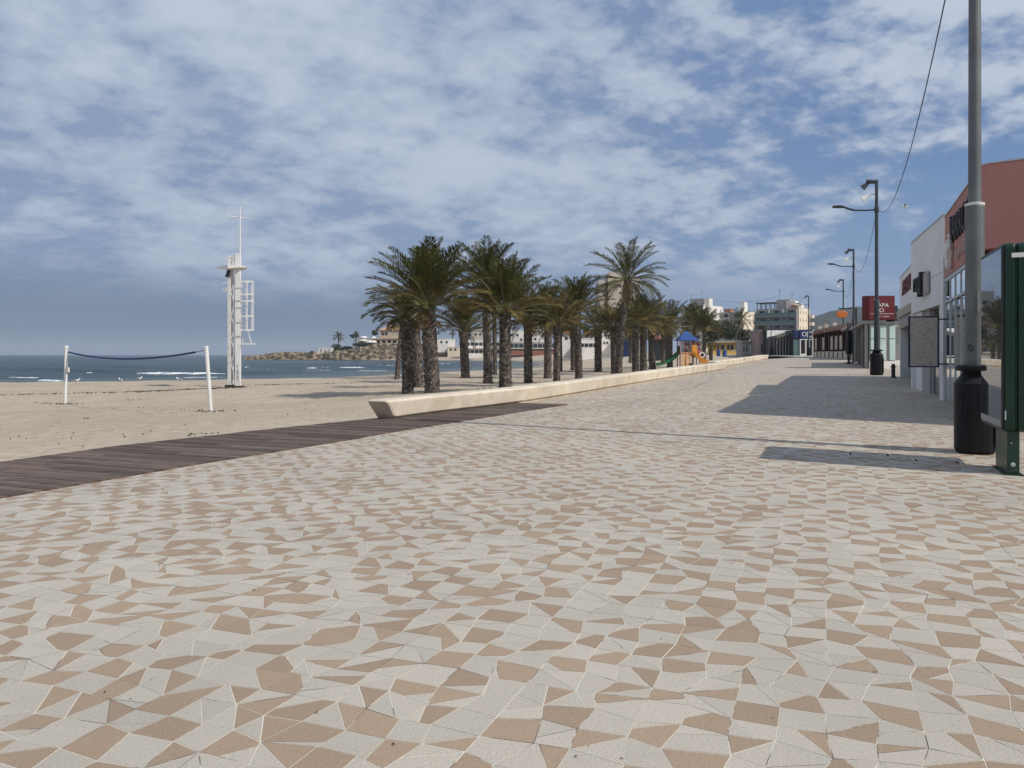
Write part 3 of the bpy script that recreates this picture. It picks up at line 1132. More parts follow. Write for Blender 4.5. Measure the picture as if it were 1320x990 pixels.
def antenna(parent, x, y, z, h):
    mb = MB()
    mb.bar((x, y, z), (x, y, z + h), .05, n=5)
    mb.bar((x - .6, y, z + h * .9), (x + .6, y, z + h * .9), .03, n=4)
    mb.bar((x - .4, y, z + h * .75), (x + .4, y, z + h * .75), .03, n=4)
    mb.build('antenna', M_dark, parent)


# --- tower block behind the palms
Y = 330.0
bx = xat(772, Y)
t = thing('tower_block', 'tall beige apartment tower rising behind the palms with few small windows', 'apartment tower', (bx, Y, 1.5))
zt = zat(356, Y) - 1.5
k_ = Y / F
W = 56 * k_
sl = MB()
sl.box(0, 4.0 * k_ + 1.5, 1.2, 14, -2, zt - 1.8)
sl.build('wall', M_beige, t)
block(t, 1.5 + 4 * k_, 12 * k_, 2.6, 14, -2, zt - 1.0, M_beige)
block(t, 12 * k_, 26 * k_, 0.6, 15, -2, zt + .3, M_beige)
block(t, 26 * k_, 40 * k_, 3.4, 15, -2, zt - .4, M_beige)
mb = MB()
mb.prism([(40 * k_, 1.6), (53 * k_, -1.2), (56.5 * k_, 5), (56.5 * k_, 15), (40 * k_, 15)], -2, zt - .2)
mb.build('wall', M_cream, t)
block(t, 15 * k_, 33 * k_, 6, 13, zt + .3, zt + 2.2, M_beige, 'roof_house')
for r_ in range(8):
    z = zt - 4 - r_ * 2.9
    if z < 2:
        break
    window(t, WC, 29 * k_, 3.4, z, 1.1, 1.3, '-y', M_beige)
    window(t, WC, 35 * k_, 3.4, z, 1.5, 1.4, '-y', M_beige)
    o = window(t, WC, 44.5 * k_, .6, z, .8, .9, '-y', M_cream)
    o.rotation_euler = (0, 0, math.atan2(-2.8, 13 * k_))
    o = window(t, WC, 50.5 * k_, -.68, z, .7, .9, '-y', M_cream)
    o.rotation_euler = (0, 0, math.atan2(-2.8, 13 * k_))

# --- apartment blocks on the right, turned so that their seaward fronts fall in shade; their grey colour paints that shade too
def apartment(name, label, pxL, pxR, pxE, Y, pytop, floors, rot, front, end, dfront, glassrail=False, penthouse=(), seed=0):
    """front runs from pxL to pxR and the sunlit end from pxR to pxE (photo columns)"""
    rnd = random.Random(seed)
    c, s_ = math.cos(rot), math.sin(rot)
    # corner between front and end at pxR, distance Y
    cx = xat(pxR, Y)
    # solve lengths so the other two corners fall on the asked columns
    kL = (pxL - PX0) / F
    Lf = (cx - kL * Y) / (c - kL * s_)           # corner - Lf*(c,s)
    kE = (pxE - PX0) / F
    Le = (kE * Y - cx) / (-s_ - kE * c)          # corner + Le*(-s,c)
    t = thing(name, label, 'apartment building', (cx, Y, 1.4), rot)
    H = zat(pytop, Y) - 1.4
    block(t, -Lf, 0, 0, Le, -2, H, front)
    mb = MB()
    mb.box(0.003, 0.25, -.003, Le + .003, -2, H + .4)
    mb.build('end_wall', end, t)
    fh = H / floors
    for f in range(floors):
        z = f * fh
        nb = max(2, int(Lf / 4.2))
        for b in range(nb):
            xa = -Lf + Lf * (b + .5) / nb
            window(t, WC, xa + rnd.uniform(-.3, .3), 0, z + fh * .48, 1.9, fh * .62, '-y', front)
        if f > 0:
            if glassrail:
                mb = MB()
                mb.box(-Lf, -.2, -1.5, -.003, z - .2, z)
                mb.build('balcony_slab', front, t)
                mb = MB()
                mb.box(-Lf, -.2, -1.55, -1.5, z, z + 1.15)
                mb.build('glass_railing', M_gglass, t)
                mb = MB()
                for b in range(nb + 1):
                    xx = -Lf + (Lf - .4) * b / nb
                    mb.box(xx, xx + .18, -1.49, -.006, z, z + fh - .22)
                mb.build('balcony_divider', front, t)
            else:
                for b in range(nb):
                    if rnd.random() < .8:
                        xa = -Lf + Lf * (b + .5) / nb
                        balcony(t, xa - 1.6, xa + 1.6, -1.3, -.003, z - .15, front)
        # sunlit end: pairs of openings and balconies
        ne = max(1, int(Le / 4.5))
        for b in range(ne):
            ya = Le * (b + .5) / ne
            window(t, WC, .25, ya, z + fh * .5, 1.0, 1.2, '+x', end)
            if f > 0 and b == ne - 1:
                mb = MB()
                mb.box(.256, 1.9, ya - 1.5, ya + 2.2, z - .15, z + .05)
                mb.box(1.76, 1.9, ya - 1.5, ya + 2.2, z + .05, z + .95)
                mb.box(.256, 1.76, ya - 1.5, ya - 1.36, z + .05, z + .95)
                mb.build('balcony', end, t)
    for (a, b, d0, d1, h, mm) in penthouse:
        block(t, -Lf + Lf * a, -Lf + Lf * b, d0, d1, H + .003, H + h, mm, 'roof_house')
    return t, Lf, Le, H


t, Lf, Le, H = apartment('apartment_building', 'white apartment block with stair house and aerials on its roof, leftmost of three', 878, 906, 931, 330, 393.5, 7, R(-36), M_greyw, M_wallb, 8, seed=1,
                         penthouse=((.35, 1.0, 1.5, 8, 3.0, M_greyw), (1.0, 1.2, 2, 6, 3.0, M_wallb)))
antenna(t, -2, 4, H + 3, 3.5)
antenna(t, -7, 4, H + 3, 2.0)
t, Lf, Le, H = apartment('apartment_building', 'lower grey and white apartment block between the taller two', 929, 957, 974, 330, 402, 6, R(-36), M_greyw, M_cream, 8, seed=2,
                         penthouse=((.1, .4, 1.5, 6, 1.6, M_redtile), (.85, 1.05, 1, 5, 4.2, M_wallb)))
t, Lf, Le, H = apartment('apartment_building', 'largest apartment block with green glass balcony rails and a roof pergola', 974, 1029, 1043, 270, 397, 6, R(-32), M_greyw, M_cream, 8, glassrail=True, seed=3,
                         penthouse=((.48, .80, 1.0, 8, 3.2, M_greyw), (.72, .92, .6, 6, 2.6, M_wallb), (.86, 1.03, 2.6, 7, 1.7, M_wallb)))
mb = MB()                                             # timber pergola on its roof terrace
for q in range(5):
    x = -Lf + .4 + q * Lf * .11
    mb.box(x, x + .2, .3, .5, H, H + 2.0)
    mb.box(x, x + .2, 5.0, 5.2, H, H + 2.0)
for q in range(14):
    x = -Lf + q * Lf * .036
    mb.box(x, x + .12, -.2, 5.6, H + 2.18, H + 2.36)
mb.box(-Lf, -Lf * .52, .3, .5, H + 2.0, H + 2.18)
mb.box(-Lf, -Lf * .52, 5.0, 5.2, H + 2.0, H + 2.18)
mb.build('pergola', M_dark, t)
block(t, -Lf * .18, -.3, .2, .9, H, H + 1.1, M_redtile, 'parapet')
antenna(t, -Lf * .5, 4, H + 3.2, 4.0)
antenna(t, -Lf * .2, 4, H + 2.4, 3.5)

# --- villa and white houses on the headland
def flat_house(name, label, cat, x0, x1, pyt, pyb, Y, depth, m, wins=(), roof=None, group=None, wsize=(1.2, 1.3), pane=M_pane):
    xa, xb = xat(x0, Y), xat(x1, Y)
    zb, ztp = zat(pyb, Y), zat(pyt, Y)
    t = thing(name, label, cat, ((xa + xb) / 2, Y, zb), 0, group)
    w2 = (xb - xa) / 2
    block(t, -w2, w2, 0, depth, -2.5, ztp - zb, m)
    for (px, py) in wins:
        window(t, WC, xat(px, Y) - (xa + xb) / 2, 0, zat(py, Y) - zb, wsize[0], wsize[1], '-y', m, pane)
    if roof:
        mm, hh, ov = roof
        mb = MB()
        H_ = ztp - zb
        vs = [(-w2 - ov, -ov, H_), (w2 + ov, -ov, H_), (w2 + ov, depth + ov, H_), (-w2 - ov, depth + ov, H_), (-w2 * .45, depth / 2, H_ + hh), (w2 * .45, depth / 2, H_ + hh)]
        mb.faces(vs, [(0, 1, 5, 4), (1, 2, 5), (2, 3, 4, 5), (3, 0, 4), (3, 2, 1, 0)])
        mb.build('roof', mm, t)
    else:
        mb = MB()
        mb.box(-w2 - .12, w2 + .12, -.12, depth + .12, ztp - zb + .003, ztp - zb + .25)
        mb.build('parapet', m, t)
    return t


Yh = 392.0
t = flat_house('villa', 'large cream villa with a peach tiled hip roof and dark arcade on the headland', 'villa', 489, 528, 425.5, 437, Yh, 12, M_beige, roof=(M_peach, 2.6, .7))
for px in (493.5, 498):
    window(t, WC, xat(px, Yh) - xat(508.5, Yh), 0, zat(430.3, Yh) - zat(437, Yh), 1.6, 1.7, '-y', M_beige)
for px in (506, 512.5, 519):
    window(t, WC, xat(px, Yh) - xat(508.5, Yh), 0, zat(430.3, Yh) - zat(437, Yh), 1.2, 1.5, '-y', M_beige, M_greyw)
ter = MB()
zt0 = 0
w2 = (xat(528, Yh) - xat(486, Yh)) / 2
ter.box(-w2 - 1, w2, -5, -.003, -.1, .35)
ter.build('terrace_roof', M_peach, t)
arc = MB()
n = 6
for i in range(n + 1):
    x = -w2 - .6 + i * 2 * w2 / n
    arc.box(x - .35, x + .35, -4.8, -4.3, -3.4, -.1)
arc.box(-w2 - 1, w2, -4.8, -4.3, -.6, -.1)
arc.build('arcade', M_beige, t)
block(t, -w2 - .8, w2, -1.2, -.006, -3.4, -.1, M_dark, 'arcade_recess')
block(t, -w2 - 1, w2, -4.9, 6, -5, -3.4, M_beige, 'terrace')

t = flat_house('white_house', 'low white house with domed canopies beside the villa on the headland', 'house', 461, 484, 436.5, 441.8, 388, 8, M_beige)
for (px, py, rx_) in ((468, 434.8, 1.9), (467, 438.6, 2.3), (476, 440.6, 2.1), (481, 435.2, 1.3), (480.5, 440.8, 2.0)):
    mb = MB()
    z0 = zat(py + .6, 384) - zat(441.8, 388)
    xx = xat(px, 384) - xat(472.5, 388)
    mb.lathe([(rx_, z0), (rx_ * .92, z0 + .35), (rx_ * .6, z0 + .75), (.1, z0 + .95)], 14, 0, (xx, -2.5))
    mb.bar((xx, -2.5, -2.0), (xx, -2.5, z0 + .2), .08, n=5)
    mb.build('canopy', M_wpaint, t)
for i, (x0, x1, lab) in enumerate(((410, 417.6, 'square white hut at the seaward tip of the headland'), (419.8, 428, 'square white hut next to the dark bushes on the headland'))):
    t = flat_house('white_hut', lab, 'hut', x0, x1, 448.4, 454.2, 374, 2.8, M_wallb, group='white huts on the headland')
    block(t, -.45, .45, -.03, -.003, 0, 1.5, M_greyw, 'door')
make_bush('hedge', 'dark rounded bushes below the headland palm', 'hedge', (xat(437, 380), 380, zat(453.5, 380)), 4.2, 2.5, 4.6, 41, 'hedges on the headland', .5, 420)
make_bush('hedge', 'long clipped hedge in front of the white canopies', 'hedge', (xat(464, 381), 381, zat(447, 381)), 8.0, 1.6, 2.3, 42, 'hedges on the headland', .45, 900)
make_bush('hedge', 'low dark hedge at the left foot of the villa garden', 'hedge', (xat(449, 379), 379, zat(452.8, 379)), 4.5, 1.6, 2.8, 43, 'hedges on the headland', .45, 700)
make_tree('tree', 'small dark tree against the sky left of the villa', 'tree', (xat(483.5, 396), 396, zat(437, 396)), 5.2, 2.0, 1.8, 44, 'trees on the headland', .35, 9, 60, trunk_r=.14)
make_tree('tree', 'round dark tree beside the white canopies on the headland', 'tree', (xat(456.5, 390), 390, zat(441, 390)), 4.8, 1.8, 1.5, 45, 'trees on the headland', .35, 9, 60, trunk_r=.12)

# stone garden walls on the headland
t = MB()
t.box(xat(456, 379.5), xat(474, 379.5), 379.5, 380, zat(452, 379.5), zat(447.6, 379.5))
tag(t.build('stone_wall', mat('dry_stone', (0.36, 0.26, 0.18), .9, (0.20, .14, .10), 1.2, bump=.5, bscale=5)), 'tan stone retaining wall under the hedges of the headland', 'wall')

# --- white waterfront houses seen between the palm trunks
flat_house('waterfront_house', 'white house with a curved roof right of the villa', 'house', 563, 585, 437.5, 449, 372, 9, M_wallb, [(569, 441), (576, 441)], group='houses along the far waterfront')
flat_house('waterfront_house', 'low cream house at the waterside under the curved white one', 'house', 577, 592, 447.5, 454, 366, 6, M_cream, [(581, 450.5), (587, 450.5)], group='houses along the far waterfront')
t = flat_house('waterfront_house', 'long two-storey white restaurant with open terraces between the palm trunks', 'restaurant', 600, 646, 438.4, 457.5, 352, 9, M_wallb, (), group='houses along the far waterfront')
for (z0, z1) in ((.9, 2.6), (4.3, 5.9)):
    for i in range(8):
        x = xat(603.5 + i * 5.4, 352) - xat(623, 352)
        window(t, WC, x, 0, (z0 + z1) / 2 - .2, 1.75, z1 - z0, '-y', M_wallb)
block(t, -8.2, 8.2, -1.2, -.003, 3.0, 3.3, M_wallb, 'terrace_slab')
flat_house('waterfront_house', 'tan house behind the long white restaurant', 'house', 608, 630, 425, 440, 372, 9, M_beige, [(613, 431), (619, 431), (625, 431)], group='houses along the far waterfront')
flat_house('waterfront_house', 'stepped white villa above the red terrace', 'house', 655, 676, 426, 443, 345, 9, M_wallb, [(660, 432), (667, 432), (672, 438)], group='houses along the far waterfront')
flat_house('waterfront_house', 'tall white house in the middle of the palm row', 'house', 684, 702, 422.5, 443, 345, 10, M_wallb, [(688, 428), (696, 428), (690, 437)], group='houses along the far waterfront')
t = flat_house('waterfront_house', 'long low restaurant with dark openings and a red painted terrace', 'restaurant', 656, 724, 442, 456.5, 330, 8, M_greyw, (), group='houses along the far waterfront')
for i in range(11):
    window(t, WC, xat(659.5 + i * 6.1, 330) - xat(690, 330), 0, 3.5, 1.7, 1.6, '-y', M_dark)
block(t, -10.5, 8, -1.5, -.003, -.5, 1.5, mat('faded_red', (.30, .12, .08), .8), 'terrace_wall')
block(t, -11.2, 11.2, -1.8, -.003, 2.3, 2.55, M_wallb, 'terrace_roof')
flat_house('town_house', 'orange-roofed house peeping between the palm crowns', 'house', 716, 742, 430, 452, 262, 9, M_wallb, [(722, 436), (730, 436), (737, 436)], (M_redtile, 2.8, .6), group='houses behind the beach')
flat_house('town_house', 'orange-roofed house left of the leaning tall palm', 'house', 755, 775, 431, 453, 255, 9, M_greyw, [(760, 438), (768, 438)], (M_redtile, 1.9, .6), group='houses behind the beach')
t = flat_house('town_house', 'low white beach house with a long dark window band', 'house', 742, 775, 437, 453.5, 235, 8, M_wallb, (), group='houses behind the beach')
for i in range(6):
    window(t, WC, -3.2 + i * 1.3, 0, 2.0, 1.2, 1.2, '-y', M_greyw)
flat_house('town_house', 'bright white square house beside the leaning tall palm', 'house', 773, 789, 429.5, 453, 240, 8, M_wallb, [(780.5, 432.5), (785, 432.5), (779, 442), (783, 442)], group='houses behind the beach', wsize=(.8, .9))
flat_house('town_house', 'white house with a small upper window right of the leaning tall palm', 'house', 799, 815, 432, 452, 235, 8, M_wallb, [(806, 438)], group='houses behind the beach')
t = flat_house('beach_bar', 'dark beach bar with a faded red roof behind the playground', 'beach bar', 842, 866, 437.5, 454, 165, 6, M_dark, (), (M_brownroof, 1.1, .5))
for i in range(3):
    window(t, WC, -1.3 + i * 1.3, 0, 1.6, 1.1, 1.2, '-y', M_dark)
t = flat_house('beach_bar', 'dark blue shaded terrace bar right of the leaning palm', 'beach bar', 797, 822, 440.5, 453, 215, 5, M_navy, ())
for i in range(3):
    window(t, WC, -1.6 + i * 1.6, 0, 1.2, 1.3, 1.3, '-y', M_navy)

# --- kiosks at the far end of the promenade
t = flat_house('yellow_kiosk', 'long low yellow walled kiosk behind the playground', 'kiosk', 919, 955.5, 442.6, 452.5, 175, 5, M_yellow, ())
for px, wd in ((925.5, .5), (931.5, .9), (938.6, .7), (943.5, .9), (950.5, .9)):
    window(t, WC, xat(px, 175) - xat(937.2, 175), 0, .85, wd, 1.25, '-y', M_beige, M_dark)
block(t, -3.5, 3.5, -1.0, 5.6, 1.90, 2.3, M_greyw, 'flat_roof')
block(t, 1.0, 3.35, -.05, -.003, 0.0, .35, M_beige, 'plinth')
t = flat_house('glass_kiosk', 'small white framed glass kiosk beside the yellow one', 'kiosk', 956, 977, 440.8, 456.3, 165, 4, M_greyw, ())
for px in (959, 962.5):
    window(t, WC, xat(px, 165) - xat(966.5, 165), 0, 1.1, .5, 1.5, '-y', M_wpaint)
for px in (968, 971.4):
    window(t, WC, xat(px, 165) - xat(966.5, 165), 0, 1.05, .55, 2.0, '-y', M_wpaint, M_frost)
block(t, -1.9, 1.9, -.6, 4.5, 2.5, 2.75, M_greyw, 'flat_roof')
Yk = 160.0
t = flat_house('shop_pavilion', 'pinkish shop pavilion with a dark red emblem on its gable', 'shop', 978, 990, 427, 456.5, Yk, 6, mat('pink_render', (.33, .24, .225), .8), ())
window(t, WC, .55, 0, 1.2, .6, 1.6, '-y', M_dark)
window(t, WC, -.3, 0, 1.2, .6, 1.8, '-y', M_greyw)
mb = MB()
mb.lathe([(.42, 0), (.42, .05)], 16)
o = mb.build('emblem', M_bordo, t)
o.rotation_euler = (R(90), 0, 0)
o.location = (.35, -.01, 3.9)
Yk = 158.0
t = flat_house('shop_pavilion', 'dark fronted shop under a wide blank white fascia', 'shop', 988, 1024, 425.4, 456.5, Yk, 6, M_dark, ())
block(t, -2.8, 2.9, -.25, -.003, 3.35, 4.85, M_wpaint, 'fascia')
for i in range(4):
    window(t, WC, -2.2 + i * 1.3, 0, 1.3, 1.0, 2.0, '-y', M_dark)
# slatted dark pavilion
Yk = 142.0
xa, xb = xat(1001, Yk), xat(1025, Yk)
zb = zat(457.2, Yk)
t = thing('slatted_pavilion', 'dark pavilion with thin upright posts left of the navy kiosk', 'pavilion', (xa, Yk, zb))
W = xb - xa
block(t, 0.1, W, 1.2, 5, -.5, 3.4, M_dark, 'wall')
mb = MB()
mb.faces([(0, -.3, 2.9), (W, -.3, 4.0), (W, 5, 4.0), (0, 5, 2.9), (0, -.3, 3.2), (W, -.3, 4.3), (W, 5, 4.3), (0, 5, 3.2)], [(3, 2, 1, 0), (4, 5, 6, 7), (0, 1, 5, 4), (1, 2, 6, 5), (2, 3, 7, 6), (3, 0, 4, 7)])
mb.build('roof', mat('pavilion_roof', (.11, .095, .07), .8), t)
for i in range(7):
    mb = MB()
    x = .1 + i * (W - .2) / 6
    mb.box(x - .05, x + .05, 0, .1, -.3, 2.88 + x / W * 1.05)
    mb.build('post', M_greyw, t)
# navy kiosk: O and square
Yk = 140.0
xa, xb = xat(1031, Yk), xat(1048.6, Yk)
zb = zat(457.6, Yk)
t = thing('navy_kiosk', 'navy blue kiosk with a white circle and square on its fascia', 'kiosk', (xa, Yk, zb))
W = xb - xa
H0 = zat(425, Yk) - zb
h1 = zat(437, Yk) - zb
block(t, -1.25, W, .35, 4, -.5, H0 - .1, M_dark, 'wall')
block(t, 0, W - .2, -.15, .347, h1, H0, M_navy, 'fascia')
block(t, -1.1, -.003, .05, .347, h1 + .2, H0 - .1, M_navy, 'side_fascia')
text('circle', 'O', 1.15, M_letter, t, (.72, -.16, (h1 + H0) / 2), (0, -1, 0), .03)
mb = MB()
cx, cz, a, b = 1.72, (h1 + H0) / 2 - .03, .5, .12
for q in ((-a, a, a - b, a), (-a, a, -a, -a + b), (-a, -a + b, -a + b, a - b), (a - b, a, -a + b, a - b)):
    mb.box(cx + q[0], cx + q[1], -.2, -.152, cz + q[2], cz + q[3])
mb.build('square', M_letter, t)
mb = MB()
for x in (0.0, 1.0, 1.62, W - .16):
    mb.box(x, x + .15, -.1, .34, -.2, h1 - .16)
mb.box(0, W, -.12, .34, h1 - .155, h1 - .004)
mb.box(0.16, .99, -.1, .34, -.1, .22)
mb.build('door_frame', M_wpaint, t)
mb = MB()
mb.box(-1.1, -.02, .1, .34, -.2, h1 - .1)
mb.build('side_glass', M_gglass, t)
block(t, .35, 1.0, .1, .34, .9, 1.2, M_bordo, 'red_poster')

# brown roofed shop: long, at an angle
A = ray(1049.5, 459.8, 112.0)
B = ray(1093.5, 460.5, 92.0)
d = Vector((B.x - A.x, B.y - A.y, 0))
L = d.length
t = thing('brown_roof_shop', 'long low shop with a red-brown roof, dark red posts and cream dwarf wall', 'shop', (A.x, A.y, A.z), math.atan2(d.y, d.x))
Hh = zat(432, 112) - A.z
block(t, 0, L, .25, 6, -.5, Hh, M_dark, 'wall')
mb = MB()
zr = zat(424.5, 112) - A.z
zr2 = zat(415.5, 92) - A.z
mb.faces([(-.3, -.5, Hh), (L + .3, -.5, Hh + .25), (L + .3, .45, zr2), (-.3, .45, zr), (-.3, 6, Hh), (L + .3, 6, Hh + .25)], [(0, 1, 2, 3), (3, 2, 5, 4), (0, 3, 4), (1, 5, 2), (0, 4, 5, 1)])
mb.build('roof', M_brownroof, t)
np_ = 8
for i in range(np_ + 1):
    x = i * L / np_
    mb = MB()
    mb.box(max(0, x - .14), min(L, x + .14), -.12, .24, -.4, Hh - .02)
    mb.build('post', M_darkred, t)
for i in range(np_):
    x0, x1 = i * L / np_ + .15, (i + 1) * L / np_ - .15
    mb = MB()
    mb.box(x0, x1, -.05, .2, -.4, .72)
    mb.build('dwarf_wall', M_cream, t)
    if i % 2 == 0 or i == 5:
        mb = MB()
        mb.box(x0 + .35, x1 - .35, .0, .15, .95, Hh - .45)
        mb.build('poster', M_paper, t)
mb = MB()
mb.box(.6, L * .40, -.30, -.2, Hh + .34, Hh + .62)
mb.box(L * .46, L * .72, -.30, -.2, Hh + .44, Hh + .72)
o = mb.build('roof_sign', mat('faded_letters', (.40, .26, .21), .7, (.2, .09, .06), 3, .45, .55), t)

# --- trees behind the kiosks
for i, (px, pyt, pyb, Yt, wpx, lab) in enumerate((
        (925, 410, 455, 195, 15, 'dark leafy tree right of the playground roof, tallest of its row'),
        (936, 413, 455, 205, 14, 'dense dark tree standing over the yellow kiosk'),
        (949, 417, 455, 200, 13, 'broad dark tree above the right end of the yellow kiosk'),
        (965, 424, 455, 185, 13, 'low brownish tree above the small glass kiosk'),
        (981, 419, 455, 200, 9, 'narrow dark tree between the apartment balconies and the green glass block'),
        (915, 424, 455, 180, 10, 'low dark tree just behind the playground'))):
    h = (pyb - pyt) * Yt / F
    make_tree('tree', lab, 'tree', (xat(px, Yt), Yt, zat(pyb, Yt)), h, wpx * Yt / F, h * .33, 60 + i, 'trees behind the kiosks', .32, 18, 60, M_bush if i != 3 else M_bush2, .2, .3)
# scattered pines and houses low on the hill foot
for i, (px, Yt) in enumerate(((1058, 300), (1066, 320), (1077, 310), (1086, 330), (1096, 300))):
    t = flat_house('hillside_house', ('small white villa with chimney low on the hill, ' + ('leftmost of the five', 'second from the left', 'middle one of the five', 'second from the right', 'rightmost of the five')[i]), 'house', px - 2.0, px + 2.0, 420.5 - (i % 3) * 2.2, 423 - (i % 3) * 2.2, Yt * 3.2, 6, M_beige, [(px - .4, 420), (px + .6, 420)], (M_redtile, 1.2, .3), group='houses at the foot of the hill')

# ------------------------------------------------------------------ palms
# photo column/row of the foot, of the top of the stem, stem widths, head radius (photo pixels), style, label
PALMS = [
    (557.5, 507, 551, 396, 21, 19, 82, 'full', 'thick palm with the broadest green head, left end of the stone bench'),
    (526, 507, 523, 414, 16, 14, 44, 'dry', 'stout palm left of the broad-headed one, its foot beside the bench end'),
    (540, 500, 535, 415, 14, 12, 42, 'dry', 'rough stemmed palm half hidden between the two stout front palms'),
    (511.5, 488.5, 520, 405, 6.5, 6, 46, 'dry', 'thin leaning stem at the far left of the palm row'),
    (600, 487, 597, 427, 12, 11, 52, 'full', 'palm with pale upright leaf stalks standing alone on open sand'),
    (629, 494, 627, 372, 12, 11, 60, 'full', 'tall straight palm right of the one with pale stalks'),
    (638, 484, 637, 396, 6, 6, 44, 'dry', 'slim palm close behind the tall straight one'),
    (651.5, 499.5, 651, 407, 18, 14, 72, 'full', 'thick ringed palm at the bench with a head leaning out to the right'),
    (681, 494.5, 680.5, 417, 12, 11, 48, 'dry', 'stocky palm with a drooping brown head, right of the ringed palm'),
    (706, 487.5, 706.5, 414, 10.5, 9.5, 48, 'full', 'left palm of the slender pair in mid-row'),
    (717.5, 492, 718.5, 420, 9.5, 9, 46, 'dry', 'right palm of the slender pair in mid-row, its head brown'),
    (746.5, 489, 743, 402, 10.5, 9, 46, 'full', 'upright palm just right of the slender pair'),
    (738.5, 477.5, 738, 425, 6, 6, 32, 'dry', 'small dark palm behind the upright one'),
    (722.5, 479, 722, 428, 5.5, 5, 30, 'dry', 'small dark palm behind the slender pair'),
    (771, 479.5, 771, 426, 10, 9.5, 40, 'dry', 'short stout palm with a low shaggy brown head before the white houses'),
    (792, 482, 791, 425, 9, 9, 40, 'dry', 'dark palm directly behind the foot of the leaning tall one'),
    (796.5, 482, 809, 361, 10, 8, 54, 'tall', 'tallest palm, leaning right, open head in front of the tower'),
    (819.5, 479.5, 819, 421, 10, 9.5, 38, 'dry', 'left stem of the close twin palms'),
    (829.5, 478.5, 829, 419, 9.5, 9, 40, 'full', 'right stem of the close twin palms'),
    (812.5, 466, 812.5, 428, 4, 4, 22, 'small', 'distant thin palm seen left of the twin palms'),
    (841, 476, 839, 421, 9, 8.5, 42, 'dry', 'brown headed palm right of the twin palms'),
    (863.5, 474, 863, 424, 8, 7.5, 42, 'dry', 'brown bushy palm just left of the playground roof'),
    (855, 465.5, 855, 430, 5, 5, 26, 'dry', 'small palm behind the green slide'),
    (908, 461, 908, 428, 4.5, 4.5, 30, 'full', 'palm rising behind the orange slide'),
    (895, 459, 895, 420, 4, 4, 28, 'full', 'palm behind the blue playground roof'),
    (944, 457, 954, 414, 3, 3, 17, 'small', 'far palm in front of the curved white balconies'),
    (916.5, 462.5, 916.5, 445, 5, 5, 12, 'small', 'short dark palm stub beside the playground'),
]
for i, (bx_, by_, tx_, ty_, w0, w1, cr, sty, lab) in enumerate(PALMS):
    p = GS(bx_, by_) if by_ > 468 else None
    if p is None or p.y > 150:
        Yp = {466: 120, 465.5: 105, 461: 120, 459: 130, 457: 190, 462.5: 112}.get(by_, 120)
        p = Vector((xat(bx_, Yp), Yp, zat(by_, Yp)))
    k_ = p.y / F
    make_palm(lab, p, xat(tx_, p.y), p.y, zat(ty_, p.y), w0 * k_ / 2, w1 * k_ / 2, cr * k_ * (1.0 if sty == 'dry' else 1.06), 100 + i, sty,
              nfr={0: 60, 7: 46, 2: 22, 1: 32, 3: 20}.get(i))
# palms on the headland
for i, (px, pyb, pyt, cr, lab) in enumerate(((436, 450, 435.4, 9.0, 'palm with spread leaves against the sky on the headland tip'), (458.5, 448, 432, 5.5, 'small palm next to the white canopies on the headland'),
                                             (583, 440, 430, 5, 'small palm in front of the tan house across the bay'), (604.5, 440, 427, 5, 'thin palm left of the tan house across the bay'), (664, 446, 430, 6, 'small palm before the stepped white villa'))):
    Yp = 383
    make_palm(lab, Vector((xat(px, Yp), Yp, zat(pyb, Yp))), xat(px + .5, Yp), Yp, zat(pyt, Yp), .3, .28, cr * Yp / F, 300 + i, 'small', group='palms across the bay', nfr=34)

# ------------------------------------------------------------------ stone benches
def loft(mb, rings, m=0):
    n = len(rings[0])
    vs = [p for r in rings for p in r]
    fs = []
    for i in range(len(rings) - 1):
        for k_ in range(n):
            k2 = (k_ + 1) % n
            fs.append((i * n + k_, (i + 1) * n + k_, (i + 1) * n + k2, i * n + k2))
    fs.append(tuple(range(n)))
    fs.append(tuple(range((len(rings) - 1) * n, len(rings) * n))[::-1])
    mb.faces(vs, fs, m)


def dense(pts, step=0.5):
    out = []
    # smooth polyline by Catmull-Rom
    for i in range(len(pts) - 1):
        p0, p1, p2, p3 = pts[max(0, i - 1)], pts[i], pts[i + 1], pts[min(len(pts) - 1, i + 2)]
        n = max(2, int((p2 - p1).length / step))
        for k_ in range(n):
            t = k_ / n
            out.append(0.5 * ((2 * p1) + (p2 - p0) * t + (2 * p0 - 5 * p1 + 4 * p2 - p3) * t * t + (3 * p1 - p0 - 3 * p2 + p3) * t ** 3))
    out.append(pts[-1])
    return out


